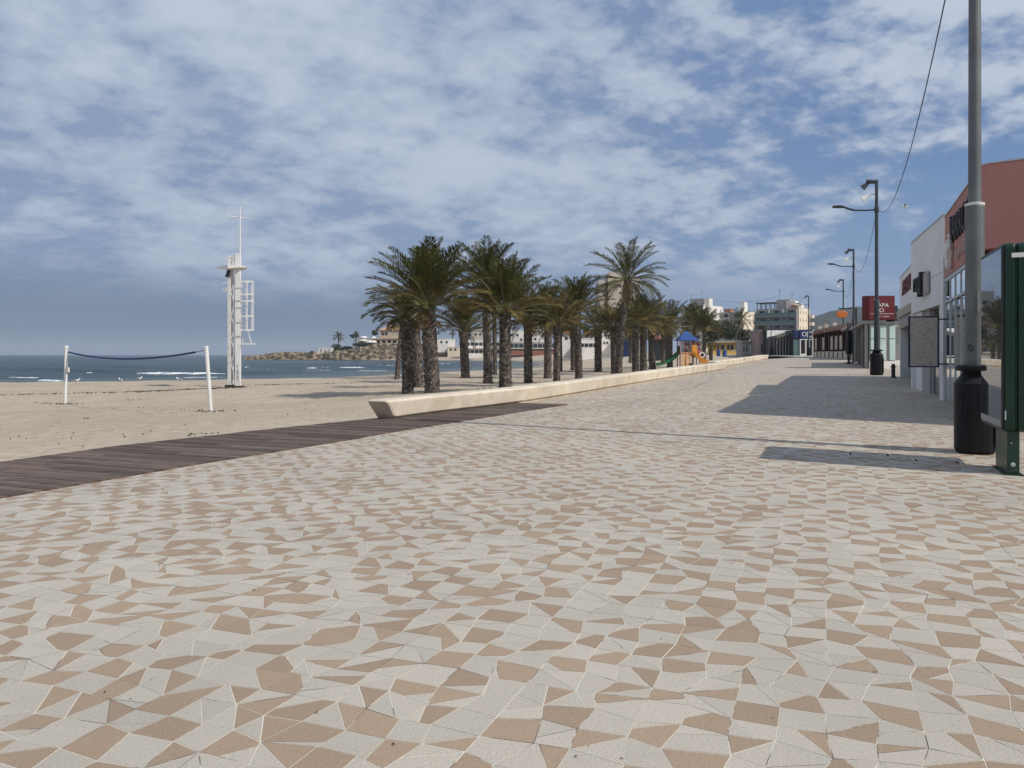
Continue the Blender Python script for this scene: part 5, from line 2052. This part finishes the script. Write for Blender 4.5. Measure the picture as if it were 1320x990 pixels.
# local x along the front (away), local y out over the promenade
zt = 5.76 - .18
mb = MB()
mb.box(0, LW, -9, 0, 2.95, zt)
mb.build('parapet_wall', M_wall, t)
mb = MB()
mb.box(-.02, LW + .02, -9.02, .02, zt + .003, zt + .05)
mb.build('coping', M_alu, t)
mb = MB()
mb.box(.0, LW, -.002, .006, 3.9, 3.915)
mb.build('shadow_joint', M_greyw, t)
block(t, 0, .62, -9, 0, -.2, 2.947, M_wall, 'pillar')
block(t, LW - .32, LW, -9, 0, -.2, 2.947, M_wall, 'pillar')
block(t, .63, LW - .33, -3.0, -2.8, -.2, 2.94, M_dark, 'recess_wall')
block(t, 3.35, LW - .34, -2.79, -.16, -.2, 2.94, M_greyw, 'panel_wall')
block(t, 4.6, LW - .34, -.157, -.10, -.2, 2.94, M_wall, 'panel_wall')
mb = MB()
for x in (.7, 1.9, 3.15):
    mb.box(x, x + .08, -.30, -.21, .0, 2.9)
mb.box(.64, 3.28, -.30, -.21, -.15, -.003)
mb.build('door_frame', M_alu, t)
for x in (.79, 1.99):
    mb = MB()
    mb.box(x, x + 1.1, -.27, -.25, .02, 2.88)
    mb.build('glass_door', M_glassd, t)
block(t, .64, LW - .34, -2.78, .0, -.25, -.155, M_floor, 'threshold')
mb = MB()
mb.box(2.2, 3.1, .02, .10, 3.42, 4.15)
o = mb.build('emblem_shadow', M_greyw, t, bevel=.02)  # grey slab painted as the shadow side of the black letters
text('emblem', 'rsp', 1.0, M_ink, t, (3.75, .12, 3.92), (0, 1, 0), .09, sx=1.15)
mb = MB()
mb.box(3.0, 3.3, .02, .2, 3.45, 4.2)
mb.build('emblem_bar', M_ink, t)

# farther shop with bordeaux letters
A2 = Vector((15.4, 29.3, 0))
B2 = Vector((19.1, 38.2, 0))
d2 = (B2 - A2).normalized()
L2 = (B2 - A2).length
t = thing('arenal_shop', 'pale shop with bordeaux letters and glass doors beyond the white one', 'shop', (A2.x, A2.y, .30), math.atan2(d2.y, d2.x))
block(t, 0, L2, -8, 0, 3.35, 5.05, M_wall, 'fascia')
block(t, -.02, L2 + .02, -8.02, .02, 5.053, 5.09, M_alu, 'coping')
block(t, L2 - .3, L2, -8, -.003, -.3, 3.347, M_wall, 'pillar')
block(t, 0, L2, .003, .14, 3.05, 3.40, mat('sign_band', (.42, .39, .34), .7, (.30, .25, .19), 1.4), 'sign_band')
block(t, 0, L2 - .31, -.2, .05, 2.55, 3.04, M_greyw, 'blind_box')
text('lettering', 'ARENAL', .98, M_bordo, t, (5.5, .02, 4.35), (0, 1, 0), .03, sx=1.25)
block(t, 0, L2 - .31, -4.0, -3.8, -.2, 3.3, M_dark, 'back_wall')
block(t, 0, L2, -8, .1, -.3, .10, M_floor, 'plinth')
for i in range(7):
    x = i * (L2 - .4) / 7
    block(t, x, x + .09, -.4, -.28, .104, 2.54, M_alu, 'mullion')
    mb = MB()
    mb.box(x + .1, x + (L2 - .4) / 7 - .01, -.36, -.34, .11, 2.54)
    mb.build('glass_door', M_glassd, t)
    if i in (3, 4):
        mb = MB()
        mb.box(x + .5, x + .95, -.33, -.325, 1.35, 1.9)
        mb.build('notice', M_wpaint, t)
t = thing('bollard', 'short dark bollard at the step of the shop with bordeaux letters', 'bollard', G(1151.5, 487))
mb = MB()
mb.lathe([(.12, 0), (.12, .05), (.09, .08), (.09, .62), (.06, .68)], 10)
mb.build('post', M_dark, t)
mb = MB()
mb.lathe([(.13, .50), (.13, .56)], 10)
mb.build('collar', M_dark, t)

# tapas kiosk with the dark red sign box
K = Vector((xat(1119, 51), 51, 0))
zk = zprom(K.x, K.y)
t = thing('tapas_kiosk', 'pale glass kiosk carrying a dark red box sign', 'kiosk', (K.x, K.y, zk), 0)
kx = 51 / F
Wk = 36 * kx
Hk = zat(414, 51) - zk
zA, zB = zat(413, 51) - zk, zat(381.6, 51) - zk
# body: camera-side wall along x, promenade side running away
fd = Vector((.41, 1, 0)).normalized()
mb = MB()
mb.prism([(0.12, .1), (Wk, .1), (Wk + 7, 17), (.12 + fd.x * 17, .1 + fd.y * 17)], -.3, Hk - .15)
mb.build('wall', M_greyw, t)
for i in range(3):
    mb = MB()
    mb.box(.2 + i * Wk / 3, (i + 1) * Wk / 3 - .04, .0, .096, .55, 1.95)
    mb.box(.2 + i * Wk / 3, (i + 1) * Wk / 3 - .04, .0, .096, 2.0, Hk - .3)
    mb.build('frosted_pane', M_frost, t)
block(t, .1, Wk, .0, .097, -.2, .5, M_wallb, 'base_panel')
mb = MB()
mb.prism([(.05, -.06), (Wk, -.06), (Wk + 7, 17.2), (fd.x * 17 - .35, 17.2), (-.30, .2)], Hk - .147, Hk - .03)
mb.build('flat_roof', M_greyw, t)
for i in range(9):
    a = Vector((.1, .15, 0)) + fd * (i * 1.9 + .1)
    mb = MB()
    mb.prism([(a.x - .25, a.y), (a.x - .02, a.y), (a.x - .02 + fd.x * .2, a.y + .2), (a.x - .25 + fd.x * .2, a.y + .2)], -.2, Hk - .15)
    mb.build('post', (M_greyw, M_dark, M_beige, M_greyw, M_beige, M_dark, M_greyw, M_beige, M_dark)[i], t)
    mb = MB()
    b = a + fd * .25
    mb.prism([(b.x - .08, b.y), (b.x - .03, b.y), (b.x - .03 + fd.x * 1.6, b.y + fd.y * 1.6), (b.x - .08 + fd.x * 1.6, b.y + fd.y * 1.6)], .0, Hk - .2)
    mb.build('glass_pane', M_pane if i % 3 else M_gglass, t)
sg = thing('box_sign', 'dark red box sign lettered in white on the kiosk roof', 'sign', (K.x, K.y - .3, zk + zA + .05))
Ws = 31.5 * kx
Hs = zB - zA - .05
mb = MB()
mb.prism([(-.05, 0), (Ws, 0), (Ws, 1.8), (.3, 1.8), (-.33, .45)], 0, Hs)
mb.build('sign_body', M_bordo, sg)
for ln, z, s_ in (('EL', 1.27, .36), ('TAPA', .92, .36), ('TIO', .58, .36)):
    text('lettering', ln, s_, M_letter, sg, (.24, -.012, z), (0, -1, 0), .01, sx=1.1, align='LEFT')
text('lettering', 'VINOS Y TAPAS', .13, M_letter, sg, (.24, -.012, .18), (0, -1, 0), .01, sx=1.1, align='LEFT')
mb = MB()
mb.box(.02, Ws - .06, -.012, -.003, .36, .385)
mb.build('rule_line', M_letter, sg)
mb = MB()
mb.box(Ws + .01, Ws + .25, .1, 1.2, -.1, .9)
mb.build('sign_bracket', M_dark, sg)

# hanging orange sign on its own post beyond
Yo = 72.0
ob = Vector((xat(1103, Yo), Yo, zprom(xat(1103, Yo), Yo)))
t = thing('hanging_sign', 'oval orange sign hanging from a dark bracket post', 'sign', ob)
zo = zat(397.6, Yo) - ob.z
mb = MB()
mb.box(-.1, .1, -.1, .1, 0, zo + .05)
mb.build('post', M_dark, t)
mb = MB()
xo = xat(1081, Yo) - ob.x
mb.box(xo, -.1, -.05, .05, zo - .06, zo + .05)
for x in (xat(1083, Yo) - ob.x, xat(1090.5, Yo) - ob.x):
    mb.box(x - .015, x + .015, -.015, .015, zo - .25, zo - .06)
mb.build('bracket_arm', M_dark, t)
mb = MB()
mb.lathe([(.48, -.05), (.55, -.03), (.55, .03), (.48, .05)], 24)
o = mb.build('sign_disc', M_osign, t)
o.rotation_euler = (R(90), 0, 0)
o.scale = (1, .62, 1)
o.location = (xat(1085.3, Yo) - ob.x, 0, zat(405, Yo) - ob.z)
# dark folded awnings and shop fronts in the row beyond
xk = Vector((xat(1097.5, 82), 82, 0))
zz = zprom(xk.x, xk.y)
t = thing('row_kiosk', 'low grey kiosk front with dark glazing behind the hanging sign', 'kiosk', (xk.x, xk.y, zz), math.atan2(1, .38))
block(t, 0, 14, -6, -.3, -.3, 3.4, M_greyw, 'wall')
for i in range(7):
    block(t, .2 + i * 2, 1.9 + i * 2, -.29, -.1, .1, 2.7, M_gglass if i % 2 else M_pane, 'glass_pane')
    block(t, i * 2 - .02, .16 + i * 2, -.29, -.0, -.1, 3.2, M_beige, 'post')
block(t, -.4, 14.4, -6.2, .5, 3.41, 3.6, M_beige, 'flat_roof')
for i, (px, lab) in enumerate(((1093.2, 'tall closed dark parasol left of the third lamp post'), (1096.3, 'closed dark parasol right beside the third lamp post'))):
    Yq = 66.0 + i * 1.5
    pq = Vector((xat(px, Yq), Yq, zprom(xat(px, Yq), Yq)))
    t = thing('closed_parasol', lab, 'parasol', pq, 0, 'closed parasols')
    mb = MB()
    mb.lathe([(.03, 0), (.03, 3.4)], 6)
    mb.build('pole', M_dark, t)
    mb = MB()
    mb.lathe([(.12, .75), (.20, .95), (.22, 1.6), (.16, 2.6), (.05, 3.45)], 9)
    mb.build('folded_canopy', M_dark, t)
    mb = MB()
    mb.lathe([(.3, 0), (.3, .08), (.06, .1)], 12)
    mb.build('base_plate', M_dark, t)

# parked bicycle by the third lamp post
Yb = 63.0
bq = Vector((xat(1094.0, Yb), Yb, zprom(xat(1094.0, Yb), Yb)))
t = thing('bicycle', 'grey bicycle parked beside the third lamp post', 'bicycle', bq, R(62))


def ring_mesh(R_, r_, m, parent, name, loc):
    mb = MB()
    pth = [(R_ * math.cos(a), 0, R_ * math.sin(a)) for a in [i * 2 * math.pi / 24 for i in range(25)]]
    mb.tube(pth, r_, 6, cap=False)
    o = mb.build(name, m, parent)
    o.location = loc
    return o


for x in (-.52, .52):
    wl = ring_mesh(.33, .025, M_black, t, 'wheel', (x, 0, .35))
    mb = MB()
    for i in range(9):
        a = i * math.pi / 9
        mb.bar((-.32 * math.cos(a), 0, -.32 * math.sin(a)), (.32 * math.cos(a), 0, .32 * math.sin(a)), .004, n=3)
    mb.build('spokes', M_alu, wl)
mb = MB()
for a, b in (((-.52, 0, .35), (-.1, 0, .32)), ((-.1, 0, .32), (-.25, 0, .85)), ((-.52, 0, .35), (-.25, 0, .8)), ((-.1, 0, .32), (.35, 0, .8)), ((-.23, 0, .78), (.35, 0, .82)), ((.52, 0, .35), (.33, 0, .95))):
    mb.bar(a, b, .018, n=6)
mb.build('frame', M_galvd, t)
mb = MB()
mb.bar((.33, -.26, 1.0), (.33, .26, 1.0), .015, n=6)
mb.bar((.33, 0, .93), (.33, 0, 1.0), .015, n=6)
mb.build('handlebar', M_dark, t)
mb = MB()
mb.ball((-.27, 0, .92), (.13, .07, .035), 8, 5)
mb.bar((-.25, 0, .83), (-.27, 0, .92), .014, n=6)
mb.build('saddle', M_black, t)

# ------------------------------------------------------------------ green display panel (near right)
pb_ = G(1289, 615)
t = thing('display_panel', 'green street display panel with a reflecting glass face on one broad foot', 'display panel', (6.40, 10.1, pb_.z), math.atan2(DU.y, DU.x))
# local x along the promenade (away), local y out towards the walk
TH = .29
prof = []
zl, zh, Lx = .57, 3.04, 1.52
rr = .09
mb = MB()
pts = []
for cx, cz, a0 in ((Lx - rr, zl + rr, -90), (Lx - rr, zh - rr, 0), (rr, zh - rr, 90), (rr, zl + rr, 180)):
    for i in range(5):
        a = R(a0 + i * 22.5)
        pts.append((cx + rr * math.cos(a), cz + rr * math.sin(a)))
n = len(pts)


def slab(mb, pts, y0, y1, m=0):
    n = len(pts)
    vs = [(p[0], y0, p[1]) for p in pts] + [(p[0], y1, p[1]) for p in pts]
    mb.faces(vs, [tuple(range(n)), tuple(range(2 * n - 1, n - 1, -1))] + [(i, n + i, n + (i + 1) % n, (i + 1) % n) for i in range(n)], m)


def shrink(pts, e):
    cx, cz = Lx / 2, (zl + zh) / 2
    return [(cx + (p[0] - cx) * (1 - e / (Lx / 2)), cz + (p[1] - cz) * (1 - e / ((zh - zl) / 2))) for p in pts]


slab(mb, pts, -TH * .44, -.012)
slab(mb, shrink(pts, .018), -TH * .56, -TH * .44 - .001)
slab(mb, pts, -TH, -TH * .56 - .001)
mb.build('casing', M_green, t, bevel=.012)
mb = MB()
slab(mb, shrink(pts, .02), -.011, .014)
mb.build('door_frame', M_dark, t, bevel=.006)
mb = MB()
mb.faces([(.06, .017, zl + .06), (Lx - .06, .017, zl + .06), (Lx - .06, .017, zh - .07), (.06, .017, zh - .07)], [(0, 3, 2, 1)])
mglass = bpy.data.materials.new('panel_glass')
mglass.use_nodes = True
nt = NT(mglass.node_tree)
nt.n.remove(nt.n['Principled BSDF'])
lw = nt.math('ADD', nt.math('MULTIPLY', nt.node('ShaderNodeFresnel', {'IOR': 1.9}), 1.0), .12, clamp=True)
df = nt.node('ShaderNodeBsdfDiffuse', {'Color': (.05, .055, .06, 1)})
gl = nt.node('ShaderNodeBsdfGlossy', {'Color': (.9, .92, .95, 1), 'Roughness': .015})
nt.put(nt.n['Material Output'].inputs[0], nt.node('ShaderNodeMixShader', {0: lw, 1: df, 2: gl}))
mb.build('glass_face', mglass, t)
mb = MB()
mb.box(.06, Lx - .06, .0175, .021, zl + .06, zl + .15)
mb.build('kick_strip', M_greyw, t)
mb = MB()
mb.box(.10, .86, -.20, -.06, .02, zl + .02)
mb.build('foot', M_greenworn, t, bevel=.01)
mb = MB()
mb.box(.06, .90, -.24, -.02, -.02, .02)
mb.build('base_plate', M_greenworn, t)
mb = MB()
mb.lathe([(.03, 0), (.03, .02), (.02, .035)], 8)
o = mb.build('bolt', M_alu, t)
o.rotation_euler = (0, R(-90), 0)
o.location = (.099, -.12, .14)
mb = MB()
mb.box(-.004, -.001, -.245, -.09, zh - .20, zh - .14)
mb.build('sticker', M_wpaint, t)
mb = MB()
mb.box(-.004, -.001, -.03, -.013, zl + .16, zl + .28)
mb.build('lock_plate', M_alu, t)

# ------------------------------------------------------------------ tile-topped access covers in the paving
for i, (pA, pB, pC, pD, lab) in enumerate((((1092, 588.5), (1143, 590.5), (1147, 583), (1098, 581.5), 'left paved access cover with dark lifting slots'),
                                           ((1176, 597.5), (1238, 600), (1236, 592), (1178, 590), 'right paved access cover with dark lifting slots, nearer the litter bin'))):
    Q = [G(*p) for p in (pA, pB, pC, pD)]
    cen = sum(Q, Vector()) / 4
    t = thing('access_cover', lab, 'access cover', cen + Vector((0, 0, .002)), math.atan2(DU.y, DU.x), 'access covers in the paving')
    a, b = .42, .30
    mb = MB()
    for (x0_, x1_, y0_, y1_) in ((-a, a, -b, -b + .012), (-a, a, b - .012, b), (-a, -a + .012, -b + .012, b - .012), (a - .012, a, -b + .012, b - .012)):
        mb.box(x0_, x1_, y0_, y1_, 0, .005)
    mb.build('cover_frame', M_grout, t)
    mb = MB()
    for (x0_, x1_, y0_, y1_) in ((-.10, .10, b - .05, b - .018), (-.10, .10, -b + .018, -b + .05), (-a + .018, -a + .045, -.04, .04), (a - .045, a - .018, -.04, .04)):
        mb.box(x0_, x1_, y0_, y1_, 0, .004)
    mb.build('lifting_slot', M_slot, t)
# leaf crumbs and dark specks on the paving
mb = MB()
rl = random.Random(21)
for _ in range(70):
    Yq = 3 + 20 * rl.random() ** 1.5
    Xq = rl.uniform(-.6, .55) * Yq
    uq, vq = uv(Xq, Yq)
    if vq < left_limit(uq) + 1.6 or vq > 3.2:
        continue
    a = rl.uniform(0, 6.28)
    l_ = rl.uniform(.004, .014)
    z = float(zp(uq)) + .004
    mb.poly([(Xq + l_ * math.cos(a), Yq + l_ * math.sin(a), z), (Xq + l_ * .4 * math.cos(a + 1.57), Yq + l_ * .4 * math.sin(a + 1.57), z + .004), (Xq - l_ * math.cos(a), Yq - l_ * math.sin(a), z), (Xq + l_ * .4 * math.cos(a - 1.57), Yq + l_ * .4 * math.sin(a - 1.57), z + .003)], 0, rl.random())
o = mb.build('leaf_litter', M_weed, tone=True)
tag(o, 'dark leaf crumbs scattered over the paving', 'litter', kind='stuff')

# ------------------------------------------------------------------ beach: weed lines, gulls
mb = MB()
rw = random.Random(8)


def flake(X, Y, s_):
    z = zsand(X, Y) + .02
    a = rw.uniform(0, 6.28)
    n = 5
    pts = [(X + s_ * rw.uniform(.5, 1.2) * math.cos(a + i * 6.283 / n), Y + s_ * rw.uniform(.5, 1.2) * math.sin(a + i * 6.283 / n), z + rw.uniform(0, .05)) for i in range(n)]
    top = (X, Y, z + s_ * rw.uniform(.12, .35))
    for i in range(n):
        mb.poly([pts[i], pts[(i + 1) % n], top], 0, rw.random())


def weedline(p, q, n, spread, smin, smax):
    a, b = GS(*p), GS(*q)
    for _ in range(n):
        t_ = rw.random()
        c = a.lerp(b, t_)
        off = rw.gauss(0, spread) + 1.2 * mnoise.noise((t_ * 9, p[1], 0))
        flake(c.x + rw.gauss(0, spread) * .5, c.y + off, rw.uniform(smin, smax))


weedline((0, 510), (165, 506), 150, .35, .02, .09)
weedline((165, 506), (300, 500.5), 260, .45, .03, .12)
weedline((318, 497), (470, 494), 160, .4, .02, .10)
weedline((175, 526), (268, 531), 16, .12, .02, .04)
for (px, py, n, sp, s_) in ((84, 521.5, 22, .35, .07), (272, 531.5, 20, .4, .05), (258, 530.5, 6, .3, .04), (258, 562, 8, .2, .035), (106, 541, 3, .12, .03), (170, 515.5, 5, .3, .05), (60, 580, 4, .4, .015), (303, 500, 26, .4, .12), (440, 548, 3, .2, .03)):
    c = GS(px, py)
    for _ in range(n):
        flake(c.x + rw.gauss(0, sp), c.y + rw.gauss(0, sp * .7), s_ * rw.uniform(.5, 1.3))
for _ in range(55):
    px, py = rw.uniform(0, 460), rw.uniform(500, 570)
    if py > 596 - px * .12:
        continue
    c = GS(px, py)
    flake(c.x, c.y, rw.uniform(.010, .026))
# litter of fallen leaves round the palm feet
for (bx_, by_, *_r) in PALMS[:22]:
    if by_ < 470:
        continue
    c = GS(bx_, by_)
    for _ in range(16):
        flake(c.x + rw.gauss(0, .7), c.y + rw.gauss(0, .5), rw.uniform(.04, .13))
weed = mb.build('dried_seaweed', M_weed, tone=True)
tag(weed, 'dark dried seaweed and leaf litter strewn over the sand', 'seaweed', kind='stuff')


def gull(label, loc, rz, flying=False):
    t = thing('gull', label, 'gull', loc, rz, 'gulls')
    mb = MB()
    z0 = 0 if flying else .14
    mb.tube([(-.24, 0, z0 + .05), (-.12, 0, z0 + .08), (.02, 0, z0 + .09), (.13, 0, z0 + .12), (.18, 0, z0 + .19), (.23, 0, z0 + .21)], [.015, .06, .085, .06, .045, .03], 8)
    mb.ball((.205, 0, z0 + .215), (.05, .042, .042), 8, 6)
    mb.build('body', M_gull, t, smooth=True)
    mb = MB()
    mb.tube([(.245, 0, z0 + .21), (.30, 0, z0 + .20)], [.014, .004], 5)
    mb.build('beak', M_osign, t)
    if flying:
        for sg in (-1, 1):
            mb = MB()
            mb.faces([(.10, sg * .06, .12), (-.08, sg * .06, .11), (.12, sg * .34, .22), (-.04, sg * .34, .20), (-.06, sg * .66, .14), (-.08, sg * .62, .13)], [(0, 2, 3, 1), (2, 4, 5, 3)])
            o = mb.build('wing', M_gullg, t)
            o.modifiers.new('solid', 'SOLIDIFY').thickness = .012
    else:
        for sg in (-1, 1):
            mb = MB()
            mb.ball((-.08, sg * .065, z0 + .10), (.17, .025, .05), 8, 5)
            mb.build('wing', M_gullg, t)
            mb = MB()
            mb.bar((.0, sg * .03, 0), (.0, sg * .03, z0 + .05), .007, n=4)
            mb.build('leg', M_osign, t)
    return t


for i, (px, py, rz, lab) in enumerate(((98.5, 494.6, .4, 'leftmost white gull at the water edge, just right of the left net post'), (155.5, 493.6, 2.6, 'left one of the two gulls close together below the middle of the net cord'),
                                       (179.5, 491.6, .2, 'right one of the two gulls close together below the middle of the net cord'), (231, 492.6, 3.0, 'rightmost gull at the water edge, left of the right net post'))):
    gp = GS(px, py)
    gull(lab, gp, rz)
gull('gull flying in the sky above the salmon shop and the white parapet', ray(1167, 267.5, 60), 2.7, True)
gull('gull flying low over the bay left of the rocky headland', ray(318, 474.5, 90) + Vector((0, 0, 0.0)), 1.0, True)

# ------------------------------------------------------------------ air
HAZE = 0.00016
if HAZE:
    mb = MB()
    mb.box(-9600, 9600, -4600, 9600, -12, 120)
    o = mb.build('haze', [])
    o['kind'] = 'stuff'
    o['label'] = 'thin sea haze in the air'
    hm = bpy.data.materials.new('haze_air')
    hm.use_nodes = True
    nt = NT(hm.node_tree)
    nt.n.remove(nt.n['Principled BSDF'])
    pv = nt.node('ShaderNodeVolumePrincipled', {'Color': (.80, .88, 1.0, 1), 'Density': HAZE, 'Anisotropy': .1})
    nt.l.new(pv.outputs[0], nt.n['Material Output'].inputs['Volume'])
    o.data.materials.append(hm)
